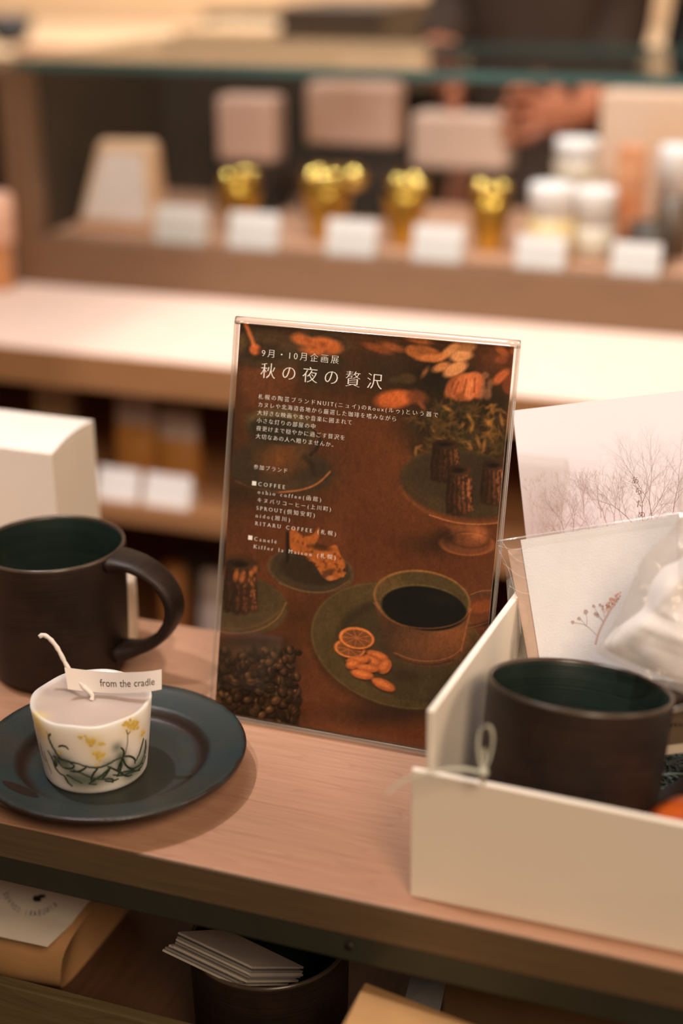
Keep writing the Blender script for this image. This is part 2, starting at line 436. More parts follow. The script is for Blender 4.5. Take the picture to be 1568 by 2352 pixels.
# ================================================================= PLATE
PC = Vector((-.3415, .5815, 0))
pl = thing('stoneware_plate', 'round teal-glazed stoneware plate with brown rim on the shelf, under the candle', 'plate', PC)
prof = [(0, .0030), (.036, .0030), (.038, 0), (.042, 0), (.0435, .003), (.054, .0085), (.0645, .0135), (.0672, .0150), (.0676, .0165), (.0670, .0178), (.0655, .0179), (.060, .0163), (.0520, .0146), (.0488, .0140), (.0470, .0122), (.0452, .0095), (.0435, .0086), (.036, .0083), (.020, .0080), (0, .0080)]
pr2 = []
for i in range(len(prof)-1):
    for t in (0, .5): pr2.append((prof[i][0]*(1-t)+prof[i+1][0]*t, prof[i][1]*(1-t)+prof[i+1][1]*t))
pr2.append(prof[-1])
obj('plate_body', MB().lathe(pr2, PC, 160), PLATE, pl)
# bare clay smear left of the well
a0 = at_z(5, 1790, .0166); a1 = at_z(90, 1830, .0150)
def smear(u, v):
    p = a0.lerp(a1, u); d = Vector((-(a1-a0).y, (a1-a0).x, 0)).normalized()
    w = .0035*math.sin(math.pi*min(1, max(.0, u)))**.6
    x = p + d*(v-.5)*2*w; r = math.hypot(x.x-PC.x, x.y-PC.y)
    x.z = np.interp(r, [.047, .0488, .052, .060, .0655], [.0122, .0140, .0146, .0163, .0179]) + .0002; return x
obj('clay_smear', MB().grid(smear, 14, 4), CLAY, pl)

# ================================================================= CANDLE
CC = Vector((-.3468, .5735, .0083))
ca = thing('candle', 'short cream wax candle with pressed yellow flowers and green stems, on the teal plate', 'candle', CC)
HT = .0405
def crad(z): return .0252 + (.0299 - .0252)*(z/HT)**.9
prof = [(0, 0), (.0235, 0), (.0247, .0006)] + [(crad(z), z) for z in np.linspace(.002, HT-.001, 26)] + [(.0297, HT-.0002), (.0290, HT+.0001), (.0280, HT-.0006)] + [(r, HT-.0012-.0009*(1-(r/.028)**2)) for r in np.linspace(.0265, .0, 12)]
def cw(a, j, r, z):
    if z > HT*.75: z += (.0003*math.sin(a*3+1)+.0003*math.sin(a*8))*((z/HT-.75)/.25)*min(1, r/.028)**4; r += .00015*math.sin(a*6+.4)
    return r, z
cm_b = MB().lathe(prof, CC, 180, 0, cw)
CANDLE = vcol('cream_wax', .32, .5, 1.0, .7)
cbody = obj('wax_body', cm_b, CANDLE, ca)
# botanical inlay, drawn on the unrolled side: (angle from the camera side, height fraction)
CANG = math.atan2(-CC.y, -CC.x)
def side(px, py, lift=.0):
    """point of the candle side below drawing position px,py (ray against the cone)"""
    d = ray(px, py); t = .60; best = None
    for _ in range(400):
        P = Vector((0, 0, CAM_H)) + d*t; z = P.z - CC.z
        if 0 < z < HT and math.hypot(P.x-CC.x, P.y-CC.y) <= crad(max(z, 1e-4)): best = P; break
        t += .0005
    if best is None: return None
    z = best.z - CC.z; v = Vector((best.x-CC.x, best.y-CC.y, 0)).normalized()
    return Vector((CC.x, CC.y, best.z)) + v*(crad(z) + lift)
def zpx(x, y): return (60 + x/4.612, 1480 + y/4.612)
STEMS = [[(240,950),(245,1000),(280,1080),(330,1160),(385,1225)],[(265,945),(240,965),(245,1010)],[(230,1120),(290,1220),(310,1300),(350,1360),(410,1390)],
 [(345,1085),(370,1068),(415,1075),(455,1110)],[(290,1180),(330,1200),(380,1290),(440,1315),(500,1310),(515,1275),(470,1255)],[(550,1262),(620,1285),(700,1303),(790,1300),(880,1260),(950,1215),(1030,1190)],
 [(410,1390),(440,1450),(490,1500)],[(500,1325),(600,1365),(700,1410),(800,1425),(900,1415),(930,1440),(910,1465)],[(680,1465),(740,1420),(810,1380),(880,1310)],[(800,1425),(850,1370),(900,1290)],
 [(1000,1090),(1035,1120),(1030,1190),(985,1270),(965,1360),(1060,1345),(1140,1325)],[(1035,1185),(1100,1180),(1150,1210),(1150,1260)],[(1020,1200),(1050,1280),(1110,1320),(1170,1300),(1230,1250)],
 [(1240,990),(1225,1060),(1200,1150),(1160,1230)],[(1262,1010),(1262,1100),(1240,1200),(1190,1290)],[(660,1470),(750,1478)],[(300,1230),(320,1300),(330,1250),(300,1200)],[(1075,960),(1070,1060),(1045,1170)],[(1060,900),(1075,965),(1100,920)],[(190,1130),(230,1260),(275,1370)],
 [(150,1050),(170,1150),(215,1250)],[(340,1200),(420,1230),(500,1250),(560,1262)],[(860,1290),(960,1330),(1060,1400),(1120,1380)],[(920,1380),(1010,1390),(1100,1350),(1200,1330)],[(430,1380),(520,1420),(600,1470)],[(1010,1230),(1000,1330),(960,1400)],[(1170,1340),(1230,1280),(1262,1180)],[(760,1310),(700,1380),(690,1440)],[(640,1300),(560,1350),(470,1340)],[(830,1440),(900,1450),(980,1420)]]
def smoothp(P, n=3):
    for _ in range(n):
        Q = [P[0]]
        for i in range(len(P)-1):
            a, c = P[i], P[i+1]; Q += [(a[0]*.75+c[0]*.25, a[1]*.75+c[1]*.25), (a[0]*.25+c[0]*.75, a[1]*.25+c[1]*.75)]
        P = Q + [P[-1]]
    return P
sb = MB()
for k, S in enumerate(STEMS):
    pts = [side(*zpx(*s), -.0001) for s in smoothp(S)]; pts = [x for x in pts if x]
    thin = 17 <= k <= 20
    if len(pts) > 3: sb.tube(pts, [(.00026 if thin else .00060)*(0.6+.4*math.sin(math.pi*min(.95, .05+i/len(pts)))) for i in range(len(pts))], 6)
STEM = plain('green_stem', (42, 58, 40), .5, .2, 200)
obj('pressed_stems', sb, STEM, ca)
fb = MB()
for (x, y, r) in [(225,930,22),(245,950,16),(570,980,16),(625,965,12),(655,1005,14),(690,1010,26),(720,1030,20),(690,1065,16),(800,1040,24),(785,1050,16),(735,1150,22),(770,1180,22),(810,1165,16),(760,1205,14),(785,1225,12),(755,1275,12),(1025,855,12),(1060,840,18),(1100,850,24),(1150,850,26),(1130,880,22),(1180,880,16),(1170,830,18),(1235,930,18),(1225,960,12),(360,1140,14),(1100,800,14)]:
    for _ in range(5):
        p = side(*zpx(x + random.uniform(-r, r), y + random.uniform(-r, r)*.8), .00005)
        if p is None: continue
        nv = Vector((p.x-CC.x, p.y-CC.y, 0)).normalized(); tv = Vector((-nv.y, nv.x, 0)); n0 = len(fb.v); rr = r/4.612*.00022*random.uniform(.7, 1.3)
        ring = [p + tv*rr*math.cos(w)*random.uniform(.5, 1.2) + Vector((0, 0, 1))*rr*math.sin(w)*random.uniform(.5, 1.2) for w in np.linspace(0, 2*math.pi, 9)[:-1]]
        fb.add([p + nv*.0001] + ring, [(0, i+1, (i+1) % 8+1) for i in range(8)], 0)
obj('pressed_flowers', fb, plain('yellow_petal', (232, 196, 92), .6, .15, 400), ca)
# soft tint of the wax around the inlay
me = cbody.data; N = len(me.vertices); co = np.empty(N*3); me.vertices.foreach_get('co', co); co = co.reshape(N, 3) + np.array(CC)
colr = np.tile(np.array([lin1(238), lin1(230), lin1(222)]), (N, 1))
_rr = np.hypot(co[:, 0]-CC.x, co[:, 1]-CC.y); _tp = np.clip((co[:, 2]-CC.z-HT*.93)/(HT*.02), 0, 1)*np.clip((.0296-_rr)/.0035, 0, 1)
colr = colr*(1-_tp[:, None]) + np.array(lin((196, 178, 170))[:3])*_tp[:, None]  # wax top coloured greyer, its dimmer light painted in
def tint(px, py, rad, c, al):
    global colr
    p = side(*zpx(px, py))
    if p is None: return
    d = np.linalg.norm(co - np.array(p), axis=1); w = (al*np.exp(-(d/rad)**2))[:, None]
    colr = colr*(1-w) + np.array(lin(c)[:3])*w
for x, y, rd, al in [(420,1260,.0035,.55),(340,1210,.003,.6),(500,1420,.005,.5),(620,1440,.005,.5),(740,1440,.004,.45),(860,1260,.003,.35),(960,1090,.0025,.5),(1000,1180,.0028,.6),(1010,1260,.003,.55),(1100,1360,.0045,.55),(1200,1280,.005,.5),(1260,1120,.004,.35),(880,1400,.004,.35)]:
    tint(x, y, rd*1.25, (58, 76, 54), min(.85, al*1.5))
for x, y, rd, al in [(100,760,.004,.5),(150,900,.005,.4),(1110,860,.004,.45),(700,1030,.004,.35),(770,1170,.004,.35),(1230,950,.003,.4)]:
    tint(x, y, rd*1.1, (238, 208, 110), min(.8, al*1.5))
at_ = me.attributes.new('print', 'FLOAT_COLOR', 'POINT'); buf = np.ones((N, 4), dtype=np.float32); buf[:, :3] = colr; at_.data.foreach_set('color', buf.ravel())
WTOP = Vector((CC.x, CC.y, CC.z + HT - .0022))
wp = [WTOP, at_d(214, 1597, .746), at_d(196, 1582, .746), at_d(172, 1558, .747), at_d(152, 1528, .748), at_d(140, 1503, .748), at_d(128, 1482, .748), at_d(112, 1464, .748), at_d(98, 1457, .748), at_d(90, 1463, .748)]
WP = []
for i in range(len(wp)-1):
    for t in (0, .33, .66): WP.append(wp[i].lerp(wp[i+1], t))
WP.append(wp[-1])
for _ in range(2): WP = [WP[0]] + [(WP[i-1]+WP[i]*2+WP[i+1])/4 for i in range(1, len(WP)-1)] + [WP[-1]]
obj('wick', MB().tube(WP, [.00115*(1+.12*math.sin(i*2.3)) for i in range(len(WP))], 10), plain('waxed_wick', (232, 222, 214), .6, .1, 300), ca)
# paper tag hung on the wick
def tagpt(u, v):                                     # u along, v down
    cx = 148 + 223*u; top = 1533 + 12*u + 6*math.sin(u*math.pi*.9) - (2*u**4)*6 + (4 if u > .7 else 0)*(u-.7)*2
    px, py = cx + 8*v*(1-u), top + (50 - 4*u)*v
    return at_d(px, py, .7435 + .004*math.sin(u*5.2) - .003*u)
tb = MB(); tb.grid(lambda u, v: tagpt(u, v), 30, 4)
def tagback(u, v): return tagpt(u, v) + FWD*.0004
tb.grid(tagback, 30, 4)
items = lay('from the cradle', 1.0, None, .0); wid = 7.3
mx = max(v[0] for vs, fs in items for v in vs)
def tg(a, b): return tagpt(.352 + .575*a/mx, .70 - b*.50) - FWD*.00012
put_text(tb, items, tg, 1)
tgo = obj('paper_tag', tb, [plain('tag_paper', (222, 212, 206), .6, .02, 90), INK]); tag(tgo, 'small white paper tag with dark lettering hung on the candle wick', 'tag')

# ================================================================= ACRYLIC STAND AND POSTER
TI = .2446
SB = Vector((-.2452, .6533, .002)); SN = Vector((0, math.sin(TI), math.cos(TI))); SF = Vector((0, -math.cos(TI), math.sin(TI)))
def sp_(a, h, d=0): return SB + Vector((a/1000, 0, 0)) + SN*(h/1000) + SF*(d/1000)
st = thing('acrylic_sign_stand', 'clear acrylic menu stand leaning back on the shelf, holding the brown poster', 'sign stand', (-.2452, .67, 0))
def slab(b, a0, a1, h0, h1, d0, d1, mi=0):
    b.hexa([sp_(a0, h0, d0), sp_(a1, h0, d0), sp_(a1, h0, d1), sp_(a0, h0, d1), sp_(a0, h1, d0), sp_(a1, h1, d0), sp_(a1, h1, d1), sp_(a0, h1, d1)], mi)
def sheet(a0, a1, h0, h1, d, mi=0):
    b = MB(); b.add([sp_(a0, h0, d), sp_(a1, h0, d), sp_(a1, h1, d), sp_(a0, h1, d)], [(0, 1, 2, 3)], mi); return b
fpz = MB(); slab(fpz, -76.25, 76.25, 0, 213.5, .35, 1.6)
fp = obj('front_panel', fpz, [ACRYLIC], st)
bpz = MB(); slab(bpz, -76.25, 76.25, 0, 213.5, -3.2, -1.6)
obj('back_panel', bpz, [ACRYLIC], st)
fold = MB(); fold.tube([sp_(a, 213.6, -.8) for a in np.linspace(-76.25, 76.25, 24)], .0021, 14)
obj('top_fold', fold, ACRYLIC_EDGE, st)
for s in (-1, 1):
    e = MB(); slab(e, s*76.25, s*75.3, 1, 213, .4, 1.7); slab(e, s*76.25, s*75.3, 60 if s < 0 else 1, 213, -3.2, -1.7)
    obj('side_edge', e, ACRYLIC_EDGE, st)
e = MB(); slab(e, -76.25, 76.25, -.6, 1.2, .2, 1.9)
obj('bottom_edge', e, ACRYLIC_EDGE, st)
e = MB().box(SB.x-.07625, SB.y+.002, .0003, SB.x+.07625, SB.y+.062, .0022)
obj('foot', e, [ACRYLIC], st)

# ---- the print: colours laid on a fine mesh, in drawing units
Hm = [3.7534532, 0.1849751, 782.97541364, 0.04528742, -4.49887307, 1693.19730284, -0.00040717, -0.00018446]
NU, NV = 430, 610
A_, H_ = np.meshgrid(np.linspace(-73.6, 73.6, NU+1), np.linspace(2.0, 212.3, NV+1))
den = Hm[6]*A_ + Hm[7]*H_ + 1
X = (Hm[0]*A_ + Hm[1]*H_ + Hm[2])/den; Y = (Hm[3]*A_ + Hm[4]*H_ + Hm[5])/den
rng = np.random.default_rng(5)
def smooth_noise(n):
    g = rng.random((n+2, n+2)); yy = np.linspace(0, n, NV+1); xx = np.linspace(0, n, NU+1)
    yi = yy.astype(int); xi = xx.astype(int); fy = (yy-yi)[:, None]; fx = (xx-xi)[None, :]
    fy = fy*fy*(3-2*fy); fx = fx*fx*(3-2*fx)
    return (g[yi][:, xi]*(1-fx)+g[yi][:, xi+1]*fx)*(1-fy) + (g[yi+1][:, xi]*(1-fx)+g[yi+1][:, xi+1]*fx)*fy
IMG = np.zeros((NV+1, NU+1, 3)); IMG[:] = (86, 48, 26)
_ymin, _ymax, _xmin, _xmax = Y.min(1), Y.max(1), X.min(0), X.max(0)
def win(x0, x1, y0, y1):
    r = np.where((_ymin <= y1) & (_ymax >= y0))[0]; c = np.where((_xmin <= x1) & (_xmax >= x0))[0]
    if len(r) == 0 or len(c) == 0: return None
    return slice(r[0], r[-1]+1), slice(c[0], c[-1]+1)
def blend(s_, w, c): IMG[s_] = IMG[s_]*(1-w[..., None]) + np.array(c, float)*w[..., None]
def sstep(d, soft): return np.clip(.5 - d/soft, 0, 1)
def _pol(cx, cy, rx, ry, rot, m):
    k = max(rx, ry)+m; s_ = win(cx-k, cx+k, cy-k, cy+k)
    if s_ is None: return None, None
    t = R(rot); dx = X[s_]-cx; dy = Y[s_]-cy; u = dx*math.cos(t)+dy*math.sin(t); v = -dx*math.sin(t)+dy*math.cos(t)
    return s_, np.sqrt((u/rx)**2+(v/ry)**2)
def E(cx, cy, rx, ry, rot, c, al=1., soft=3.):
    s_, r = _pol(cx, cy, rx, ry, rot, soft*max(rx, ry)/min(rx, ry))
    if s_: blend(s_, al*sstep((r-1)*min(rx, ry), soft), c)
def RG(cx, cy, rx, ry, rot, w, c, al=1., soft=3.):   # ring
    s_, r = _pol(cx, cy, rx, ry, rot, (w+soft)*max(rx, ry)/min(rx, ry))
    if s_: blend(s_, al*sstep(np.abs(r-1)*min(rx, ry)-w/2, soft), c)
def G(cx, cy, rx, ry, c, al=1.):
    s_ = win(cx-3*rx, cx+3*rx, cy-3*ry, cy+3*ry)
    if s_: blend(s_, al*np.exp(-((X[s_]-cx)/rx)**2-((Y[s_]-cy)/ry)**2), c)
def _seg(s_, pts, closed):
    XX, YY = X[s_], Y[s_]; d = np.full(XX.shape, 1e9); ins = np.zeros(XX.shape, bool); n = len(pts)
    for i in range(n if closed else n-1):
        x0, y0 = pts[i]; x1, y1 = pts[(i+1) % n]
        if closed: ins ^= ((y0 > YY) != (y1 > YY)) & (XX < (x1-x0)*(YY-y0)/((y1-y0) or 1e-9)+x0)
        L = (x1-x0)**2+(y1-y0)**2 or 1; t = np.clip(((XX-x0)*(x1-x0)+(YY-y0)*(y1-y0))/L, 0, 1)
        d = np.minimum(d, np.hypot(XX-x0-t*(x1-x0), YY-y0-t*(y1-y0)))
    return d, ins
def _bb(pts, m): return win(min(p[0] for p in pts)-m, max(p[0] for p in pts)+m, min(p[1] for p in pts)-m, max(p[1] for p in pts)+m)
def Q(pts, w, c, al=1., soft=2.):                    # stroke
    if len(pts) > 2: pts = smoothp(pts, 3)
    s_ = _bb(pts, w+soft)
    if s_: blend(s_, al*sstep(_seg(s_, pts, False)[0]-w/2, soft), c)
def PG(pts, c, al=1., soft=3., sm=2):                # polygon
    if sm: pts = smoothp(list(pts)+[pts[0]], sm)[:-1]
    s_ = _bb(pts, soft)
    if s_:
        d, ins = _seg(s_, pts, True); blend(s_, al*sstep(np.where(ins, -d, d), soft), c)
# ground
G(560, 740, 230, 130, (46, 36, 24), .9); G(760, 880, 120, 80, (46, 35, 23), .75); G(520, 960, 60, 120, (56, 38, 24), .7); G(700, 980, 130, 60, (80, 46, 26), .5); G(860, 1100, 200, 220, (92, 50, 26), .7)
G(900, 1000, 90, 70, (98, 52, 27), .5); G(800, 1700, 300, 70, (92, 50, 26), .8); G(960, 1690, 120, 40, (108, 58, 28), .6)
G(640, 1200, 80, 60, (90, 48, 25), .6); G(520, 1130, 50, 110, (58, 38, 23), .7); G(640, 1170, 120, 40, (66, 38, 22), .6); G(1000, 1290, 130, 60, (80, 43, 24), .5); G(850, 1250, 60, 120, (78, 42, 24), .5); G(700, 1420, 90, 60, (62, 36, 20), .7)
# far bowls, spoon
PG([(545, 845), (690, 820), (668, 900), (610, 925), (560, 925)], (96, 55, 31), .8, 30)
E(612, 805, 84, 42, 4, (60, 47, 31), .95, 12); RG(612, 800, 84, 36, 4, 8, (78, 56, 34), .6, 10); E(615, 790, 62, 18, 4, (84, 58, 36), .5, 14); E(590, 808, 50, 22, 0, (48, 37, 25), .7, 14)
E(552, 790, 12, 20, 0, (96, 72, 40), .7, 10)
PG([(672, 815), (800, 815), (775, 868), (745, 890), (690, 880)], (52, 40, 27), .85, 26); E(735, 788, 66, 30, 6, (58, 45, 30), .95, 12); RG(735, 786, 64, 28, 6, 5, (84, 60, 36), .6, 8)
for a in [(692,780,24,13,15),(728,790,28,14,10),(762,794,22,13,0),(722,806,30,10,5),(770,806,16,8,-20),(745,782,20,8,10)]: E(*a, (190, 98, 47), .85, 9)
for a in [(706,782,8,5,30),(742,792,8,6,0),(720,798,7,5,0)]: E(*a, (120, 62, 32), .6, 7)
Q([(563, 744), (574, 770), (584, 798)], 9, (188, 102, 52), .9, 6); E(585, 803, 13, 12, 0, (196, 98, 50), .9, 7); E(600, 806, 10, 8, 0, (70, 45, 28), .8, 8)
# flower arrangement
G(1010, 870, 140, 95, (30, 25, 17), .95); G(1080, 1000, 95, 95, (40, 32, 19), .95); G(880, 840, 60, 60, (48, 36, 23), .7); G(985, 985, 70, 50, (40, 32, 20), .8); G(1130, 930, 50, 60, (40, 32, 20), .8); G(1140, 830, 50, 40, (92, 50, 29), .7)
for a, c in [((865,800,34,9,18),(120,62,32)),((900,797,30,9,16),(130,70,36)),((960,780,30,9,12),(150,86,42)),((945,806,14,12,30),(172,100,50)),((975,812,42,18,14),(146,82,40)),((985,822,30,8,0),(180,104,52)),((1035,803,26,10,-35),(200,130,76)),((1068,800,26,14,-20),(160,105,60)),((1058,818,26,13,-8),(206,138,84)),((1010,821,20,8,-18),(190,112,60)),((1012,843,21,10,-22),(190,118,64)),((1045,848,30,15,-26),(200,132,80)),((975,855,13,5,-55),(128,80,42)),((1152,806,18,9,40),(150,78,42)),((1180,808,10,8,40),(160,80,40)),((1150,866,24,11,-40),(182,92,50)),((1150,826,14,9,0),(120,62,36)),((1172,885,20,22,0),(110,58,34)),((935,870,20,12,0),(70,50,32)),((908,872,14,7,-10),(66,50,32))]: E(*a, c, .92, 7)
for a, c in [((1062,890,40,32,-15),(150,78,42)),((1088,876,24,22,0),(196,106,58)),((1060,880,14,24,35),(190,104,58)),((1080,896,14,24,15),(206,118,68)),((1096,898,14,18,0),(188,96,52)),((1046,892,9,22,30),(176,92,50)),((1030,898,9,16,25),(150,80,44))]: E(*a, c, .85, 7)
for s in [[(1052,878),(1042,905)],[(1070,872),(1064,902)],[(1090,868),(1088,900)],[(1040,880),(1036,890)]]: Q(s, 3, (96, 50, 30), .7, 5)
E(905, 917, 44, 21, -6, (176, 86, 40), .95, 10); E(920, 912, 22, 12, -6, (196, 98, 46), .7, 12); E(955, 912, 26, 16, 10, (112, 60, 34), .8, 10); E(968, 932, 12, 5, 50, (160, 84, 42), .6, 6)
for a in [(1114,862,8,8),(1124,884,6,12),(1110,890,5,14),(1118,905,10,14),(1104,905,5,12)]: E(a[0], a[1], a[2], a[3], 0, (140, 92, 62), .7, 6)
for k in range(95):
    x = rng.uniform(945, 1180); y = 925 + 120*rng.random()**.8
    if y < 950 and x < 1000: continue
    E(x, y, rng.uniform(8, 16), rng.uniform(6, 12), rng.uniform(0, 90), (38, 31, 19), .5, 10)
    c = [(92, 64, 31), (112, 76, 36), (74, 56, 30), (134, 88, 42), (58, 46, 26), (70, 52, 28)][rng.integers(0, 6)]
    a0 = rng.uniform(0, 360)
    for q in range(rng.integers(4, 8)):
        an = a0+q*rng.uniform(38, 60); L = rng.uniform(6, 12); t = R(an)
        E(x+L*math.cos(t), y+L*math.sin(t)*.9, L, rng.uniform(2, 3.4), an, c, rng.uniform(.4, .8), 4.5)
for x, y, an in [(1075,955,60),(1085,975,105),(1095,1008,70),(1112,1015,100),(1130,965,140),(1118,968,40),(1020,935,30),(1150,960,80)]:
    E(x+8*math.cos(R(an)), y+8*math.sin(R(an)), 12, 4, an, (166, 108, 50), .7, 5)
E(1174, 965, 9, 40, 4, (190, 96, 56), .9, 8); E(1180, 830, 6, 30, 0, (110, 58, 34), .6, 8)
# left cup and saucer
G(640, 1085, 150, 80, (50, 37, 24), .7); E(642, 1078, 124, 57, 6, (54, 43, 29), .96, 12); E(642, 1068, 96, 38, 6, (52, 41, 28), .7, 16); E(660, 1120, 90, 12, -8, (70, 54, 36), .4, 10)
Q([(640, 1131), (690, 1127), (730, 1112), (757, 1084)], 3.5, (178, 102, 56), .9, 4); Q([(540, 1105), (580, 1122), (640, 1131)], 3, (104, 70, 42), .6, 4); G(540, 1135, 60, 20, (46, 32, 20), .6)
PG([(567, 965), (740, 990), (715, 1060), (690, 1085), (610, 1085), (575, 1060)], (62, 46, 29), .95, 16); G(642, 1050, 48, 45, (104, 62, 33), .95)
E(643, 978, 80, 38, 8, (86, 70, 42), .9, 9); E(640, 990, 72, 30, 8, (46, 38, 26), .95, 9); G(600, 1010, 30, 30, (50, 40, 28), .7)
Q([(690, 975), (722, 985), (737, 1008), (728, 1030), (712, 1045)], 8, (40, 30, 21), .9, 5); Q([(700, 975), (724, 985), (737, 1003)], 2.5, (130, 76, 44), .8, 3); Q([(700, 1050), (715, 1065), (720, 1090)], 12, (44, 34, 24), .7, 8)
# cake stand
E(1062, 1112, 146, 76, 9, (60, 46, 29), .97, 6); E(1068, 1098, 126, 58, 9, (50, 39, 26), .7, 10); G(1000, 1250, 70, 26, (48, 30, 18), .8)
Q([(918, 1120), (940, 1152), (985, 1180), (1040, 1198), (1100, 1203), (1160, 1195)], 6, (112, 70, 40), .6, 8); Q([(985, 1183), (1040, 1201), (1100, 1206), (1160, 1199)], 3, (184, 108, 62), .7, 3); RG(1065, 1105, 140, 68, 9, 2, (86, 64, 38), .3, 5)
PG([(1022, 1205), (1125, 1208), (1112, 1235), (1130, 1250), (1030, 1250), (1040, 1230)], (112, 64, 36), .95, 8); E(1072, 1248, 60, 25, 3, (102, 58, 33), .95, 5); RG(1072, 1250, 60, 25, 3, 4, (148, 86, 48), .7, 4); RG(1078, 1240, 44, 18, 3, 3, (70, 40, 24), .8, 4); G(1096, 1228, 22, 16, (176, 102, 58), .7); G(1025, 1235, 24, 20, (44, 28, 18), .8)
def canele(x0, y0, x1, y1, br, n=5):
    w = x1-x0; h = y1-y0; cx = (x0+x1)/2
    PG([(x0+w*.14, y0+h*.12), (x1-w*.14, y0+h*.12), (x1, y1-h*.08), (cx, y1+h*.03), (x0, y1-h*.08)], (34, 24, 16), .97, 6, 1)
    for i in range(n):
        t = (i+.5)/n; xt = x0+w*(.16+.68*t); xb = x0+w*(.04+.92*t); b = br*(.16+.84*t**1.3); yb = y1-h*.10+h*.09*math.sin(math.pi*t)
        Q([(xt, y0+h*.18), (xb, yb)], w/n*.92, (34+34*b, 24+18*b, 16+9*b), .95, 6)
        for q in range(46):
            u = rng.random()**.8; xx = xt+(xb-xt)*u+rng.normal(0, w/n*.16)+w/n*.12; yy = y0+h*.2+(yb-y0-h*.2)*u
            k = b*rng.uniform(.4, 1.25)*(1.15-.4*u); E(xx, yy, rng.uniform(1.5, 3), rng.uniform(2, 4.5), 0, (34+150*k, 22+84*k, 15+46*k), .75, 3.5)
    for i in range(8):
        a = i*math.pi/4; k = br*(.5+.4*math.cos(a-.6)); E(cx+w*.27*math.cos(a), y0+h*.13+h*.065*math.sin(a), w*.15, h*.055, 0, (40+34*k, 28+19*k, 18+10*k), .95, 5)
    E(cx, y0+h*.13, w*.2, h*.05, 0, (28, 20, 14), .9, 5)
canele(984, 1008, 1060, 1105, .55); canele(1100, 1056, 1166, 1158, .95); canele(1020, 1066, 1086, 1182, .85)
# torn pastry plate
E(713, 1312, 99, 52, 8, (60, 47, 31), .97, 5); RG(713, 1310, 97, 50, 8, 4, (92, 68, 42), .7, 4); E(716, 1308, 74, 36, 8, (44, 34, 23), .8, 8); Q([(640, 1340), (700, 1362), (760, 1360), (800, 1335)], 3, (110, 78, 46), .7, 3)
PG([(656, 1222), (664, 1220), (664, 1290), (655, 1296)], (34, 24, 16), .9, 4)
PG([(664, 1222), (672, 1208), (690, 1232), (716, 1232), (734, 1205), (732, 1236), (722, 1252), (746, 1262), (772, 1248), (778, 1270), (796, 1300), (782, 1312), (800, 1316), (765, 1336), (742, 1330), (724, 1300), (704, 1276), (664, 1270)], (156, 84, 36), .97, 4)
for k in range(120):
    x = rng.uniform(664, 790); y = rng.uniform(1215, 1330)
    if abs((y-1215) - (x-664)*.85) < 36: E(x, y, rng.uniform(1.5, 6), rng.uniform(1.5, 4), rng.uniform(0, 90), [(110, 58, 26), (176, 98, 44), (64, 38, 22)][rng.integers(0, 3)], .6, 3)
E(752, 1318, 16, 9, -30, (60, 38, 24), .7, 6); E(735, 1258, 26, 7, 10, (58, 36, 20), .8, 6); E(756, 1328, 8, 6, 0, (190, 116, 74), .6, 5)
# canele bottom left
E(562, 1392, 98, 66, 6, (72, 56, 34), .97, 5); E(556, 1380, 84, 52, 6, (64, 50, 31), .7, 8)
Q([(500, 1450), (540, 1458), (600, 1447), (640, 1420), (656, 1385)], 3, (128, 86, 46), .8, 3); Q([(500, 1440), (545, 1447), (600, 1436), (640, 1405)], 2.5, (104, 72, 40), .7, 3); G(580, 1475, 90, 16, (38, 25, 16), .8)
canele(508, 1280, 594, 1406, .8, 4); Q([(512, 1290), (525, 1278), (560, 1276), (585, 1290), (592, 1310)], 7, (62, 42, 26), .7, 6)
for s in [(541, 1322, 6, 14), (555, 1325, 6, 14), (576, 1318, 5, 10), (585, 1308, 5, 8)]: E(*s, 10, (166, 92, 46), .7, 5)
# coffee beans
G(560, 1590, 95, 75, (34, 24, 16), .95); G(640, 1530, 40, 45, (36, 25, 17), .8); G(500, 1600, 50, 90, (34, 24, 16), .9); G(600, 1650, 80, 30, (34, 24, 16), .8)
for k in range(330):
    x = rng.uniform(490, 672+14*rng.random()); y = rng.uniform(1490, 1668)
    if y < 1505 and x < 600 and rng.random() < .5: continue
    if k > 312: x = rng.uniform(640, 690); y = rng.uniform(1468, 1660)
    r_ = rng.uniform(9, 14)*(.8+.22*(y-1480)/180); ro = rng.uniform(0, 180); k_ = .55+.55*rng.random()
    E(x, y+2.5, r_+1.5, r_*.72+1.5, ro, (20, 14, 10), .8, 3); E(x, y, r_, r_*.7, ro, (64*k_, 44*k_, 27*k_), .95, 3)
    E(x-1.5, y-2, r_*.6, r_*.36, ro, (92*k_, 62*k_, 37*k_), .7, 4); E(x-2.5, y-3, r_*.25, r_*.15, ro, (136*k_, 92*k_, 56*k_), .6, 3)
    if rng.random() < .5: t = R(ro); Q([(x-r_*.8*math.cos(t), y-r_*.8*math.sin(t)), (x+r_*.8*math.cos(t), y+r_*.8*math.sin(t))], 2, (20, 14, 10), .85, 2)
G(560, 1490, 70, 22, (66, 58, 46), .35)  # reflected haze of the acrylic, painted into the print over the beans
# large plate
G(880, 1640, 130, 30, (42, 27, 17), .8); E(905, 1500, 196, 132, 18, (38, 26, 16), .6, 20)
E(914, 1484, 206, 140, 17, (70, 56, 31), .98, 5); RG(914, 1484, 203, 137, 17, 3, (98, 74, 42), .5, 3); E(940, 1494, 170, 110, 17, (46, 37, 24), .85, 10); E(950, 1503, 162, 103, 17, (60, 48, 29), .95, 10); G(960, 1560, 90, 50, (66, 54, 31), .7); G(930, 1550, 50, 20, (40, 28, 18), .6)
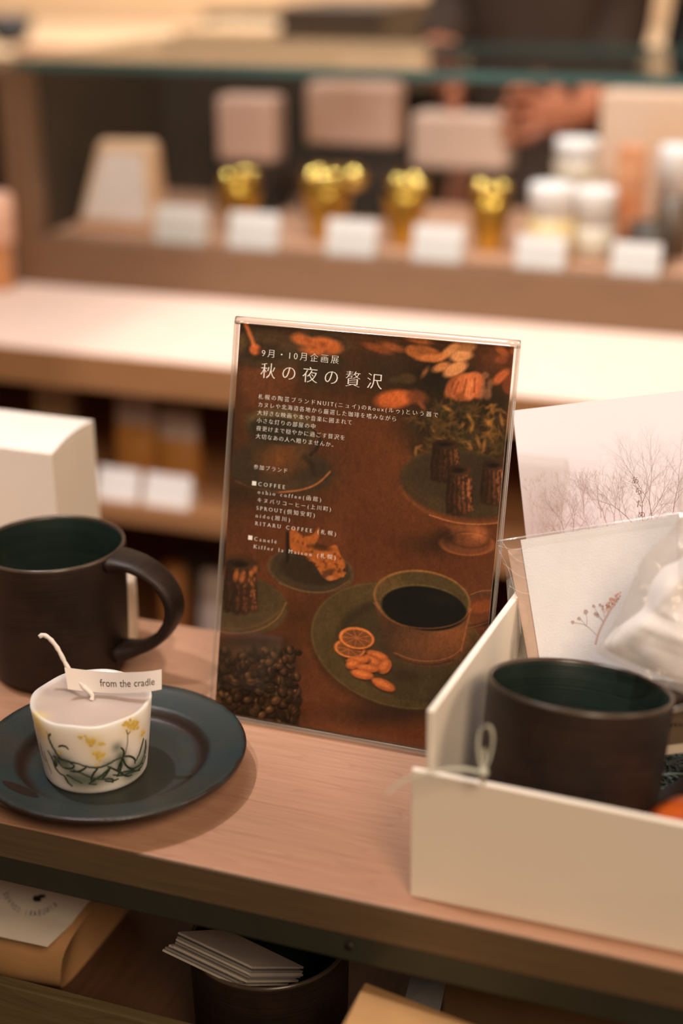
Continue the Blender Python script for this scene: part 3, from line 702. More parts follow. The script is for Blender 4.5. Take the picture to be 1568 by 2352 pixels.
# big cup
Q([(1075, 1375), (1100, 1362), (1125, 1360), (1150, 1368)], 15, (78, 50, 31), .95, 5); Q([(1080, 1366), (1110, 1355), (1150, 1360)], 2.5, (140, 84, 50), .8, 3); E(1108, 1393, 30, 14, -12, (116, 60, 30), .9, 6); Q([(1068, 1440), (1100, 1437), (1140, 1425)], 10, (52, 34, 22), .9, 5); Q([(1066, 1445), (1100, 1437), (1140, 1422)], 2, (130, 76, 42), .7, 3)
PG([(856, 1375), (1082, 1398), (1070, 1450), (1060, 1500), (1040, 1522), (1000, 1534), (950, 1530), (905, 1508), (884, 1470)], (74, 48, 30), .98, 4)
G(1035, 1460, 45, 50, (124, 72, 39), .9); G(990, 1480, 60, 30, (100, 60, 34), .7); G(890, 1450, 25, 60, (54, 37, 24), .6)
Q([(905, 1500), (950, 1518), (1000, 1520), (1040, 1508), (1058, 1490)], 2.5, (140, 84, 46), .7, 3); Q([(908, 1508), (950, 1526), (1000, 1528), (1040, 1516)], 3, (50, 32, 20), .7, 3); Q([(1080, 1400), (1068, 1450), (1058, 1495)], 3, (166, 96, 52), .6, 4)
E(968, 1376, 112, 66, 8, (134, 90, 48), .98, 3); E(969, 1377, 108, 62, 8, (70, 56, 32), .98, 4); G(900, 1350, 40, 24, (92, 70, 38), .7); E(972, 1396, 101, 52, 8, (104, 82, 48), .6, 3); E(973, 1398, 99, 50, 8, (17, 17, 13), .98, 4); G(1020, 1375, 40, 10, (30, 29, 22), .5)
Q([(858, 1385), (880, 1415), (920, 1437), (970, 1445), (1020, 1442), (1060, 1428), (1080, 1400)], 3, (146, 86, 48), .6, 4)
# citrus, almonds
def citrus(cx, cy, rx, ry, rot):
    E(cx, cy+3, rx, ry, rot, (60, 36, 20), .8, 4); E(cx, cy, rx, ry, rot, (196, 112, 54), .98, 3); E(cx+1, cy+1, rx*.84, ry*.8, rot, (104, 62, 34), .98, 3)
    t0 = R(rot)
    for k in range(9):
        a = k*2*math.pi/9+.2; x = rx*.78*math.cos(a); y = ry*.74*math.sin(a); Q([(cx, cy), (cx+x*math.cos(t0)-y*math.sin(t0), cy+x*math.sin(t0)+y*math.cos(t0))], 2, (168, 96, 50), .7, 2)
    E(cx, cy, 5, 3.5, 0, (150, 86, 46), .8, 3)
citrus(802, 1490, 36, 21, 10); citrus(818, 1466, 41, 25, 9)
for a in [(866,1506,26,10,18),(855,1518,22,12,30),(822,1517,27,10,-6),(810,1526,17,11,-15),(882,1531,19,15,-50),(844,1535,27,9,8),(831,1549,27,11,12),(880,1573,29,12,24)]:
    E(a[0]+1, a[1]+4, a[2], a[3], a[4], (44, 28, 17), .8, 4); E(*a, (150, 78, 38), .98, 3); E(a[0]-2, a[1]-2, a[2]*.75, a[3]*.5, a[4], (196, 110, 56), .75, 5)
# paper grain
for n, k in ((14, .05), (60, .05), (200, .07)):
    IMG *= (1 + k*(smooth_noise(n)*2-1))[..., None]
IMG = np.clip(IMG, 3, 250)
PR = IMG/255.0; PR = np.where(PR <= .04045, PR/12.92, ((PR+.055)/1.055)**2.4)*np.array([1., 1.0, 1.03])
# ---- poster mesh with its lettering
LINES = [("9月・10月企画展", -60.5, 195.9, -17.5, 4.7), ("秋の夜の贅沢", -60.5, 185.1, 6.6, 8.9),
 ("札幌の陶芸ブランドNUIT(ニュイ)のRoux(ルゥ)という器で", -60.6, 173.7, 37.9, 2.95), ("カヌレや北海道各地から厳選した珈琲を嗜みながら", -60.6, 169.5, 16.1, 2.95),
 ("大好きな映画や本や音楽に囲まれて", -60.6, 165.3, -7.6, 2.95), ("小さな灯りの部屋の中", -60.6, 161.15, -27.5, 2.95),
 ("夜更けまで穏やかに過ごす贅沢を", -60.6, 157.0, -10.8, 2.95), ("大切なあの人へ贈りませんか。", -60.6, 152.8, -15.2, 2.95),
 ("参加ブランド", -60.6, 136.5, -41.2, 2.8), ("COFFEE", -57.3, 127.7, -42.0, 3.0), ("oshio coffee(函館)", -57.3, 123.5, -21.2, 2.9),
 ("キヌバリコーヒー(上川町)", -57.3, 119.15, -15.4, 2.8), ("SPROUT(倶知安町)", -57.4, 114.9, -24.1, 2.9), ("nido(旭川)", -57.5, 110.8, -37.8, 2.9),
 ("RITARU COFFEE (札幌)", -57.5, 106.6, -11.6, 2.9), ("Canelé", -57.5, 98.2, -44.5, 3.0), ("Kiffer la Maison (札幌)", -57.5, 94.1, -10.8, 2.9)]
DW = -.35
pv = [sp_(a, h, DW) for a, h in zip(A_.ravel(), H_.ravel())]
pm = MB(); W1 = NU+1
pm.add(pv, [(j*W1+i, j*W1+i+1, (j+1)*W1+i+1, (j+1)*W1+i) for j in range(NV) for i in range(NU)], 0, False)
npv = len(pv)
slab(pm, -73.6, 73.6, 2.0, 212.3, DW-.35, DW-.02, 2)
def serif(items, text, em):
    """small slab feet on the Latin capitals and stems"""
    out = []
    for (vs, fs), ch in zip(items, text):
        if not vs or ord(ch) > 0x2ff or ch in '()0': continue
        x0 = min(v[0] for v in vs); x1 = max(v[0] for v in vs); y0 = min(v[1] for v in vs); y1 = max(v[1] for v in vs)
        s = em*.055; hgt = em*.045; xs = []
        def ft(x, y): out.append(([(x-s*1.8, y), (x+s*1.8, y), (x+s*1.8, y+hgt), (x-s*1.8, y+hgt)], [(0, 1, 2, 3)]))
        st_ = em*.05
        if ch in 'FPRKITNUMhiflkr': ft(x0+st_ if ch not in 'ITi' else (x0+x1)/2, y0) if ch not in 'UN' else None
        if ch in 'FPREKNMU': ft(x0+st_, y1-hgt)
        if ch in 'KRnhMN': ft(x1-st_, y0)
        if ch in 'NMUK': ft(x1-st_, y1-hgt)
        if ch == 'I': ft((x0+x1)/2, y1-hgt)
        if ch == 'n': ft(x0+st_, y0)
    return out
for s_, a, h, a1, em in LINES:
    it = lay(s_, em, a1-a, 0, .019)
    put_text(pm, it, lambda x, y, a=a, h=h, em=em: sp_(a+x, h+y+em*.03, DW+.06), 1)
    put_text(pm, serif(it, s_, em), lambda x, y, a=a, h=h, em=em: sp_(a+x, h+y+em*.03, DW+.06), 1)
for a, h in ((-60.8, 127.7), (-60.9, 98.4)):
    pm.add([sp_(a, h, DW+.06), sp_(a+2.4, h, DW+.06), sp_(a+2.4, h+2.3, DW+.06), sp_(a, h+2.3, DW+.06)], [(0, 1, 2, 3)], 1)
POSTER = vcol('poster_print', .5, .08, 1.35)
po = obj('poster', pm, [POSTER, TEXTW, PAPERW], None, loc=tuple(SB))
at_ = po.data.attributes.new('print', 'FLOAT_COLOR', 'POINT'); nall = len(po.data.vertices)
buf = np.ones((nall, 4), dtype=np.float32); buf[:npv, :3] = PR.reshape(-1, 3); at_.data.foreach_set('color', buf.ravel())
tag(po, 'dark brown poster of coffee cups and caneles with white Japanese lettering, inside the acrylic stand', 'poster')

# ================================================================= OPEN GIFT BOX
bx = thing('gift_box', 'open white rigid gift box with low front, holding a mug and cards at the right', 'box', (-.10, .62, 0))
FX0, FX1 = -.1690, .065
obj('front_wall', MB().hexa([(FX0, .5355, .0003), (FX1, .5372, .0003), (FX1, .5405, .0003), (FX0, .5388, .0003), (FX0, .5355, .0653), (FX1, .5355, .0600), (FX1, .5388, .0600), (FX0, .5388, .0653)]), WHITEBOARD, bx, .0006)
lw = [(-.1655, .5455), (-.1590, .7100)]
obj('side_wall', MB().hexa([(-.1655, .5455, .0003), (-.1622, .5455, .0003), (-.1557, .705, .0003), (-.1590, .705, .0003), (-.1655, .5455, .0896), (-.1622, .5455, .0896), (-.1557, .705, .0890), (-.1590, .705, .0890)]), WHITEBOARD, bx, .0006)
obj('side_wall', MB().box(.060, .5455, .0003, .0633, .705, .0890), WHITEBOARD, bx, .0006)
obj('back_wall', MB().box(-.1590, .705, .0003, .0633, .7083, .0890), WHITEBOARD, bx, .0006)
obj('box_floor', MB().box(-.166, .5389, .0004, .063, .705, .0030), WHITEBOARD, bx)
# shredded paper filling
fbm = MB()
for k in range(2600):
    x = random.uniform(-.152, .055); y = random.uniform(.545, .67); z = .0045 + random.random()**1.5*.016
    if math.hypot(x-base.x, y-base.y) < .052: z = random.uniform(.0035, .008)
    an = random.uniform(0, math.pi); L = random.uniform(.012, .032); d = Vector((math.cos(an), math.sin(an), random.uniform(-.25, .25)))
    u = Vector((-d.y, d.x, random.uniform(-.6, .6))).normalized()*.00065; P = []
    for q in range(6):
        t = q/5-.5; P.append(Vector((x, y, z)) + d*L*t + Vector((0, 0, 1))*.002*(.25-t*t)*random.choice((1, 1, -.5)))
    P = [Vector((min(.058, max(-.157, p.x)), min(.70, max(.5405, p.y)), max(.0033, p.z))) for p in P]
    fbm.add([p-u for p in P]+[p+u for p in P], [(i, i+1, 7+i, 6+i) for i in range(5)])
fbm.grid(lambda u, v: Vector((-.157+.214*u, .5400+.164*v, .0042+.0022*abs(math.sin(u*71+v*13))*abs(math.sin(v*63-u*17)))), 60, 46)
tag(obj('shredded_paper', fbm, plain('grey_green_shred', (74, 88, 84), .55, .3, 40)), 'dark grey-green shredded paper filling in the white gift box', 'shredded paper', kind='stuff')
# paper string bow by the mug
BOWM = plain('paper_raffia', (190, 188, 172), .6, .1, 300)
bow = thing('paper_string_bow', 'thin cream paper string bow against the mug, tail over the box corner', 'string bow', at_d(1108, 1775, .622))
lp = [(1108, 1775), (1099, 1735), (1097, 1690), (1110, 1666), (1127, 1668), (1133, 1695), (1128, 1730), (1118, 1760), (1108, 1775)]
dd = [.622, .622, .621, .620, .620, .621, .622, .622, .622]
def pxpath(L, D, n=2):
    P = [at_d(x, y, d) for (x, y), d in zip(L, D)]; P = [(p.x, p.y, p.z) for p in P]; Q_ = []
    P = [Vector(p) for p in P]
    for _ in range(n):
        Q_ = [P[0]]
        for i in range(len(P)-1): Q_ += [P[i].lerp(P[i+1], .25), P[i].lerp(P[i+1], .75)]
        P = Q_ + [P[-1]]
    return P
obj('loop', MB().sweep(pxpath(lp, dd), [.0015]*200, [.0005]*200, (.6, .2, .5)), BOWM, bow)
t1 = [(1110, 1778), (1075, 1766), (1030, 1766), (985, 1774), (945, 1785), (915, 1800), (890, 1822)]
obj('tail', MB().sweep(pxpath(t1, [.622, .621, .621, .618, .612, .606, .602]), [.0016]*200, [.0005]*200, (.1, .6, .7)), BOWM, bow)
obj('tail', MB().sweep(pxpath([(1108, 1778), (1103, 1790), (1112, 1800)], [.622, .624, .626]), [.0020]*50, [.0006]*50, (.6, .2, .5)), BOWM, bow)
obj('tail', MB().sweep(pxpath([(1108, 1770), (1114, 1740), (1110, 1720)], [.622, .622, .622]), [.0018]*50, [.0006]*50, (.6, .2, .5)), BOWM, bow)
obj('knot', MB().lathe([(0, -.0022), (.0018, -.0014), (.0024, 0), (.0018, .0014), (0, .0022)], at_d(1109, 1774, .622), 14), BOWM, bow)
# orange thing at the front right of the box
oc_ = at_d(1605, 1925, .640)
oj = MB().lathe([(0, -.010)] + [(.0245*math.cos(t), .0150*math.sin(t)) for t in np.linspace(-.7, 1.45, 16)] + [(0, .0150)], oc_, 60, 0, lambda a, j, r, z: (r*(1+.02*math.sin(a*9)), z))
tag(obj('orange_parcel', oj, plain('orange_glaze', (206, 96, 30), .3, .2, 60, c2=(150, 58, 16))), 'rounded glossy orange parcel in the front corner of the gift box', 'parcel')
# beige labelled carton behind the boxed mug
lb = MB()
p0, p1, p2, p3 = at_y(1500, 1640, .630), at_y(1700, 1600, .630), at_y(1700, 1710, .630), at_y(1500, 1738, .630)
lb.prism([p0, p1, p2, p3], (0, .016, .002), 0)
q0, q1, q2, q3 = at_y(1500, 1648, .6296), at_y(1700, 1606, .6296), at_y(1700, 1690, .6296), at_y(1500, 1716, .6296)
lb.add([q0, q1, q2, q3], [(0, 1, 2, 3)], 1)
it = lay('autumn', 1.0); wmax = max(v[0] for vs, fs in it for v in vs)
put_text(lb, it, lambda a, b: at_y(1515+100*a/wmax, 1672 - 8*a/wmax - b*17, .6293), 2)
tag(obj('labelled_packet', lb, [plain('packet_cream', (232, 216, 196), .6), plain('label_taupe', (118, 98, 78), .6), INKBLACK]), 'cream packet with a taupe label lettered autumn, right of the boxed mug', 'packet')

# ================================================================= CARDS
TC = (.745, .16, .30)
def frame(tl, tr, h, lean_k):
    ex = (tr-tl).normalized(); nrm = Vector((0, -1, lean_k)).normalized(); ex = (ex - nrm*ex.dot(nrm)).normalized(); ey = nrm.cross(ex).normalized()
    if ey.z > 0: ey = -ey
    return ex, ey, nrm
tl = at_lean(1177, 943, *TC); tr = at_lean(1568, 897, *TC)
ex, ey, en = frame(tl, tr, 0, TC[2]); CW, CH = .128, .150
def cpt(a, b, d=0): return tl + ex*a + ey*b + en*d
cg = thing('tree_postcard', 'tall pale card printed with bare winter trees and hiragana, in the gift box', 'card', cpt(CW/2, CH))
cb_ = MB(); NX, NY = 90, 100
cb_.grid(lambda u, v: cpt(CW*u, CH*v, 0), NX, NY, 0, False); ncv = len(cb_.v)
cb_.hexa([cpt(0, 0, -.0006), cpt(CW, 0, -.0006), cpt(CW, CH, -.0006), cpt(0, CH, -.0006), cpt(0, 0, -.00005), cpt(CW, 0, -.00005), cpt(CW, CH, -.00005), cpt(0, CH, -.00005)], 1)
rt = random.Random(11)
def c_uv(px, py):
    p = at_lean(px, py, *TC) - tl; return p.dot(ex), p.dot(ey)
def seg(a, b, w0, w1, mi):
    dx, dy = b[0]-a[0], b[1]-a[1]; l = math.hypot(dx, dy) or 1; nx, ny = -dy/l, dx/l
    cb_.add([cpt(a[0]+nx*w0, a[1]+ny*w0, .00006), cpt(a[0]-nx*w0, a[1]-ny*w0, .00006), cpt(b[0]-nx*w1, b[1]-ny*w1, .00006), cpt(b[0]+nx*w1, b[1]+ny*w1, .00006)], [(0, 1, 2, 3)], mi)
def branch(x, y, an, L, w, dep, mi):
    if dep == 0 or L < .0012: return
    n = 3; cx, cy = x, y
    for i in range(n):
        an += rt.uniform(-.16, .16); nx, ny = cx+L/n*math.sin(an), cy-L/n*math.cos(an)
        if ny < .004 or nx < .001 or nx > CW-.001: return
        seg((cx, cy), (nx, ny), w, w*.85, mi); w *= .85; cx, cy = nx, ny
        if i < n-1 and rt.random() < .85: branch(cx, cy, an+rt.choice((-1, 1))*rt.uniform(.3, .75), L*rt.uniform(.45, .7), w*.62, dep-1, mi)
    branch(cx, cy, an+rt.uniform(.1, .35), L*.72, w*.75, dep-1, mi); branch(cx, cy, an-rt.uniform(.1, .35), L*.72, w*.75, dep-1, mi)
for px, py, L, w, dep, an, mi in [(1478,1240,.019,.00026,6,.12,2),(1495,1240,.020,.00026,6,.02,2),(1450,1200,.013,.0002,5,-.5,2),(1545,1180,.016,.0002,5,.15,2),(1300,1250,.011,.0002,6,-.25,2),(1315,1250,.012,.00018,5,.2,2),(1395,1210,.013,.0002,6,-.35,3),(1410,1200,.012,.00018,5,.25,3),(1360,1230,.011,.00016,5,-.3,3),(1240,1260,.013,.00014,6,.05,4),(1215,1260,.010,.00014,5,-.2,4),(1265,1230,.013,.00012,5,.25,4),(1190,1270,.009,.00012,5,.15,4),(1340,1180,.010,.00015,5,.1,3),(1430,1200,.010,.00015,5,-.1,3),(1380,1190,.009,.00014,5,.05,3)]:
    a, b_ = c_uv(px, py); branch(a, b_, an, L, w, dep, mi)
for k in range(2600):
    a, b_ = c_uv(rt.uniform(1180, 1565), 1260-170*rt.random()**1.5)
    if a < .003 or a > CW-.004: continue
    if rt.random() < .5: an = rt.uniform(-.7, .7); L = rt.uniform(.0012, .0045); seg((a, b_), (a+L*math.sin(an), b_-L*math.cos(an)), .00005, .00003, rt.choice((3, 3, 4, 4)) if a > .03 else 4)
for i, ch in enumerate('あらため'):
    a, b_ = c_uv([1449, 1457, 1460, 1464][i], [1111, 1136, 1164, 1189][i])
    g = lay(ch, .0043, None, 0, .022); put_text(cb_, g, lambda x, y, a=a, b_=b_: cpt(a+x, b_-y, .00012), 5)
CARDP = vcol('tree_print', .55, .3)
tco = obj('card_sheet', cb_, [CARDP, PAPERW, plain('twig_brown', (158, 128, 122), .6, .05), plain('twig_rose', (186, 156, 150), .6, .05), plain('twig_pale', (206, 186, 172), .6, .05), plain('card_ink', (130, 74, 56), .6, .05)], cg)
gx = np.array(cb_.v)[:ncv]; rel = gx - np.array(tl); au = rel @ np.array(ex); bv = rel @ np.array(ey)
w = np.clip((bv-.018)/.045, 0, 1)*np.clip(.65+.35*np.sin(au*70+.6), 0, 1)
c0 = np.array([240, 236, 240.]); c1 = np.array([216, 200, 208.]); cc = c0*(1-w[:, None]) + c1*w[:, None]
at_ = tco.data.attributes.new('print', 'FLOAT_COLOR', 'POINT'); buf = np.ones((len(tco.data.vertices), 4), dtype=np.float32); buf[:ncv, :3] = ((cc/255+.055)/1.055)**2.4; at_.data.foreach_set('color', buf.ravel())
# white card with a flower sprig in a clear sleeve
C2 = (.680, .1164, .35)
tl2 = at_lean(1195, 1240, *C2); tr2 = at_lean(1545, 1186, *C2); ex2, ey2, en2 = frame(tl2, tr2, 0, C2[2]); W2, H2 = .100, .112
def dpt(a, b, d=0): return tl2 + ex2*a + ey2*b + en2*d
g2 = thing('greeting_card', 'white card with a printed flower sprig in a clear sleeve, before the tree card', 'card', dpt(W2/2, H2))
sb2 = MB(); sb2.hexa([dpt(0, 0, -.0008), dpt(W2, 0, -.0008), dpt(W2, H2, -.0008), dpt(0, H2, -.0008), dpt(0, 0), dpt(W2, 0), dpt(W2, H2), dpt(0, H2)], 0)
def d_uv(px, py):
    p = at_lean(px, py, *C2) - tl2; return p.dot(ex2), p.dot(ey2)
def zz(x, y): return (1300 + x/4.705, 1100 + y/4.705)
def dstroke(pts, w0, mi):
    P = [d_uv(*zz(*q)) for q in smoothp(pts, 2)]
    for a, c in zip(P[:-1], P[1:]):
        dx, dy = c[0]-a[0], c[1]-a[1]; l = math.hypot(dx, dy) or 1; nx, ny = -dy/l*w0, dx/l*w0
        sb2.add([dpt(a[0]+nx, a[1]+ny, .0001), dpt(a[0]-nx, a[1]-ny, .0001), dpt(c[0]-nx, c[1]-ny, .0001), dpt(c[0]+nx, c[1]+ny, .0001)], [(0, 1, 2, 3)], mi)
dstroke([(315, 1790), (340, 1680), (400, 1550), (470, 1420), (560, 1280)], .0005, 1)
dstroke([(330, 1690), (270, 1630), (215, 1580), (150, 1560), (75, 1550)], .00022, 2); dstroke([(220, 1590), (160, 1520), (135, 1500)], .0002, 2); dstroke([(222, 1580), (225, 1500), (210, 1440)], .0002, 2); dstroke([(400, 1540), (340, 1480), (320, 1450)], .0002, 2); dstroke([(400, 1540), (320, 1420), (295, 1370)], .0002, 2); dstroke([(420, 1500), (380, 1380), (360, 1360)], .0002, 2)
rr_ = random.Random(3)
def dblob(x, y, r, mi):
    a, b_ = d_uv(*zz(x, y)); r = r/4.705*.000215
    pts = [dpt(a+r*math.cos(t)*rr_.uniform(.7, 1.2), b_+r*math.sin(t)*rr_.uniform(.7, 1.2), .00014) for t in np.linspace(0, 2*math.pi, 10)[:-1]]
    sb2.add(pts, [tuple(range(9))], mi)
for x, y, r in [(72,1548,22),(140,1510,20),(210,1440,26),(297,1375,18),(325,1455,28),(340,1475,20),(365,1362,18),(395,1375,14)]: dblob(x, y, r, 3)
for _ in range(46):
    t = rr_.random(); dblob(400+180*t+rr_.uniform(-30, 20), 1430-160*t+rr_.uniform(-50, 30), rr_.uniform(8, 18), rr_.choice((4, 4, 5)))
obj('card_sheet', sb2, [plain('textured_paper', (242, 238, 238), .75, .02, 200, bmp=.25), plain('sprig_stem', (226, 190, 178), .7), plain('sprig_twig', (214, 202, 200), .7), plain('sprig_bud', (194, 168, 166), .7), plain('sprig_coral', (234, 172, 150), .7), plain('sprig_pink', (240, 200, 184), .7)], g2)
obj('backing_board', MB().hexa([dpt(-.0075, .004, -.0022), dpt(W2-.01, .004, -.0022), dpt(W2-.01, H2, -.0022), dpt(-.0045, H2, -.0022), dpt(-.0075, .004, -.0012), dpt(W2-.01, .004, -.0012), dpt(W2-.01, H2, -.0012), dpt(-.0045, H2, -.0012)]), plain('backing_kraft', (206, 172, 148), .8), g2)
def slv(u, v): return dpt(-.0115+(W2+.016)*u+.0015*math.sin(v*9)*(1-u), -.0012+(H2+.002)*v, .0012+.0010*math.sin(u*14)*math.sin(v*7)+.0012*max(0, .12-u)*8*math.sin(v*31+u*40))
obj('clear_sleeve', MB().grid(slv, 60, 50), SLEEVE, g2)
glintb = MB(); glintb.tube([slv(u, 0) + en2*.0003 for u in np.linspace(0, 1, 40)], .00045, 8)  # bead added to draw the highlight along the sleeve top; creases follow
for c0_ in ([(0, .02), (.06, .05), (.12, .05)], [(.0, .10), (.05, .16), (.11, .19)], [(.02, .0), (.05, .09), (.11, .12)], [(.01, .2), (.06, .24), (.10, .25)], [(.0, .04), (.03, .2), (.05, .42)]):
    P_ = [slv(*q_) + en2*.0003 for q_ in smoothp(c0_, 2)]; glintb.tube(P_, .00010, 6)
obj('sleeve_highlight_creases', glintb, film('highlight_crease_film', (.96, .95, .94, 1), 3.0, .12, .22, (.96, .93, .90, 1)), g2)
# second sleeved pale slip, behind the left wall
sl = MB().hexa([at_y(1162, 1332, .690), at_y(1190, 1318, .690), at_y(1215, 1540, .672), at_y(1178, 1560, .672), at_y(1162, 1332, .692), at_y(1190, 1318, .692), at_y(1215, 1540, .674), at_y(1178, 1560, .674)])
tag(obj('paper_slip', sl, plain('slip_grey', (214, 206, 192), .5)), 'narrow pale grey slip standing between the sleeved card and the box wall', 'paper slip')
# clear bag with a white filter pack
BD = (.622, .10, .45)
outl = [(1600, 1040), (1562, 1075), (1556, 1130), (1568, 1175), (1545, 1215), (1500, 1252), (1473, 1285), (1455, 1330), (1430, 1385), (1405, 1440), (1380, 1475), (1362, 1497), (1410, 1522), (1470, 1552), (1530, 1580), (1620, 1612), (1720, 1600), (1760, 1400), (1740, 1150), (1680, 1050)]
def pillow(outline, plane, cx, cy, puff, nr=18, mi=0, rough_=.0, seed=1):
    rg = random.Random(seed); ph = [rg.uniform(0, 6.28) for _ in range(12)]
    L = smoothp(outline+[outline[0]], 2)[:-1]; n = len(L); b = MB(); nrm = Vector((0, -1, plane[2])).normalized()
    cen = at_lean(cx, cy, *plane); folds = []
    for _ in range(16):
        an = rg.uniform(0, math.pi); q0 = cen + Vector((rg.uniform(-.035, .03), 0, rg.uniform(-.035, .04))); folds.append((math.cos(an), math.sin(an), q0.x*math.cos(an)+q0.z*math.sin(an), rg.uniform(.003, .009), rg.uniform(.4, 1.)*rg.choice((1, 1, -.7))))
    O = [at_lean(x, y, *plane) for x, y in L]
    for s in (1, -.35):
        vs = []
        for k in range(nr+1):
            t = k/nr
            for i, o in enumerate(O):
                p = cen.lerp(o, t); h = puff*s*(1-t**3)
                cr = rough_*(1-t**6)*(sum(a_*max(0., 1-abs(p.x*c_+p.z*s__-d_)/w_) for c_, s__, d_, w_, a_ in folds)+.35*math.sin(p.x*260+ph[1])*math.sin(p.z*230+ph[2]))
                vs.append(p + nrm*(h + cr*s))
        fs = [(k*n+i, k*n+(i+1) % n, (k+1)*n+(i+1) % n, (k+1)*n+i) for k in range(nr) for i in range(n)]
        b.add(vs, fs, mi, True)
    return b
pk = [(1600, 1235), (1560, 1290), (1520, 1300), (1490, 1345), (1478, 1395), (1440, 1425), (1405, 1450), (1378, 1486), (1430, 1513), (1490, 1540), (1560, 1568), (1640, 1585), (1700, 1500), (1690, 1280)]
wpk = obj('white_packet', pillow(pk, (.626, .10, .45), 1560, 1430, .006, 34, 0, .0020, 4), plain('nonwoven_white', (240, 236, 236), .8, .04, 40, bmp=.3)); tag(wpk, 'crumpled white packet inside the clear plastic bag in the gift box', 'packet')
bg_ = obj('plastic_bag', pillow(outl, BD, 1570, 1380, .012, 44, 0, .0020, 9), BAGFILM); tag(bg_, 'crinkled clear plastic bag leaning on the cards above the boxed mug', 'bag')

# ================================================================= CARTON AND TUMBLER BEHIND
ct = thing('white_carton', 'tall white carton standing behind the brown mug at the left', 'carton', (-.53, .79, FLZ))
zt = .100; f0 = at_z(118, 1045, zt); b0 = at_z(215, 967, zt); l0 = at_z(-140, 1012, zt); l1 = l0 + (b0-f0)
DZ = Vector((0, 0, zt-FLZ))
obj('carton_body', MB().hexa([l0-DZ, f0-DZ, b0-DZ, l1-DZ, l0, f0, b0, l1]), CARTON, ct, .0006)
def lid(u, v):
    p = l0.lerp(f0, u).lerp(l1.lerp(b0, u), v); p = Vector(p); p.z += .0004 + .0028*math.sin(math.pi*v)*u; return p
obj('lid_flap', MB().grid(lid, 16, 12), CARTON, ct)
tp = at_z(262, 1458, 0); tm = MB().lathe([(0, 0), (.0125, 0), (.0135, .002), (.0138, .030), (.0135, .0395), (.0125, .0405), (0, .040)], (tp.x+.004, tp.y-.004, 0), 48)
tag(obj('stone_tumbler', tm, plain('pale_grey_wax', (214, 196, 176), .5, .05)), 'small pale grey tumbler glimpsed through the mug handle', 'tumbler')

# ================================================================= BELOW THE SHELF
tr_ = thing('wooden_tray', 'wooden tray with a low pale front rail on the lower shelf', 'tray', (-.25, .65, FLZ))
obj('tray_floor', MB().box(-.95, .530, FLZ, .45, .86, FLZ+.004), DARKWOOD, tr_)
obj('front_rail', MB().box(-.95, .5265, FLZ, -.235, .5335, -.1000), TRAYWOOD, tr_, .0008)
FZ = FLZ + .0042
# kraft coffee bag, lying
def kb(u, v):                                       # closed section swept along x; u along x, v round the section
    a = v*2*math.pi; cy, cz = .636, FZ+.026; hw = .058*(1 - .06*max(0, u-.85)/.15); hh = .0255
    ca_, sa_ = math.cos(a), math.sin(a)
    y = cy + hw*math.copysign(abs(ca_)**.55, ca_); z = cz + hh*math.copysign(abs(sa_)**.7, sa_)*(1+.04*math.sin(u*9))
    x = -.60 + .216*u + (.008*math.sin(a*1)) 
    return Vector((x, y, max(FZ, z)))
kg = thing('coffee_bag', 'kraft paper coffee bag with an upside-down white label, lying under the shelf', 'bag', (-.50, .636, FZ))
kmb = MB().grid(kb, 30, 48); nv = 49
endv = [kb(1, v/48) for v in range(48)]; cen = sum(endv, Vector())/48
def endf(u, v):                                     # tucked gusset
    p = kb(1, v).lerp(cen + Vector((-.018, 0, 0)), u); return p
kmb.grid(endf, 10, 48)
st0 = [kb(0, v/48) for v in range(48)]; kmb.add(st0, [tuple(range(48))])
obj('bag_body', kmb, plain('kraft_bag', (186, 140, 92), .7, .1, 30, bmp=.25), kg)
def lbl(px, py):                                    # label on the bag's upper face
    p = at_z(px, py, FZ+.0522)
    c_ = max(-1, min(1, (p.y-.636)/.058)); s_ = (max(0, 1-abs(c_)**(1/.55*2)))**.5
    z = FZ+.026+.0255*(abs(s_)**.7)*1.05 if s_ > 0 else FZ+.03
    return Vector((p.x, p.y, max(z, FZ+.049)+.0006))
lm_ = MB(); lc = [(-60, 2010), (250, 2030), (108, 2166), (-60, 2130)]
lm_.grid(lambda u, v: lbl((lc[0][0]*(1-u)+lc[1][0]*u)*(1-v)+(lc[3][0]*(1-u)+lc[2][0]*u)*v, (lc[0][1]*(1-u)+lc[1][1]*u)*(1-v)+(lc[3][1]*(1-u)+lc[2][1]*u)*v), 20, 20)
txt = 'KINUBARI COFFEE'; cxp, cyp, rx_, ry_ = 80, 2040, 74, 56
for i, ch in enumerate(txt):
    if ch == ' ': continue
    t = i/(len(txt)-1); an = R(48 + 118*t)          # from right round the bottom to the left, upside down
    px, py = cxp+rx_*math.cos(an), cyp+ry_*math.sin(an)
    g = lay(ch, 1.0); wv = max(v[0] for v in g[0][0])
    rx2, ry2 = math.cos(an), math.sin(an)
    put_text(lm_, g, lambda a, b, px=px, py=py, rx2=rx2, ry2=ry2, wv=wv: lbl(px + (-ry2)*(a-wv/2)*11 - rx2*b*15*-1*-1, py + rx2*(a-wv/2)*9 - ry2*b*15) + Vector((0, 0, .0003)), 1)
for ex_, ey_, r1 in [(84, 2064, 9), (94, 2060, 6), (100, 2060, 5), (90, 2067, 5)]:
    lm_.add([lbl(ex_+r1*math.cos(t), ey_+r1*.7*math.sin(t)) + Vector((0, 0, .0003)) for t in np.linspace(0, 2*math.pi, 13)[:-1]], [tuple(range(12))], 1)
obj('label', lm_, [plain('label_white', (226, 214, 200), .6, .02), INKBLACK], kg)
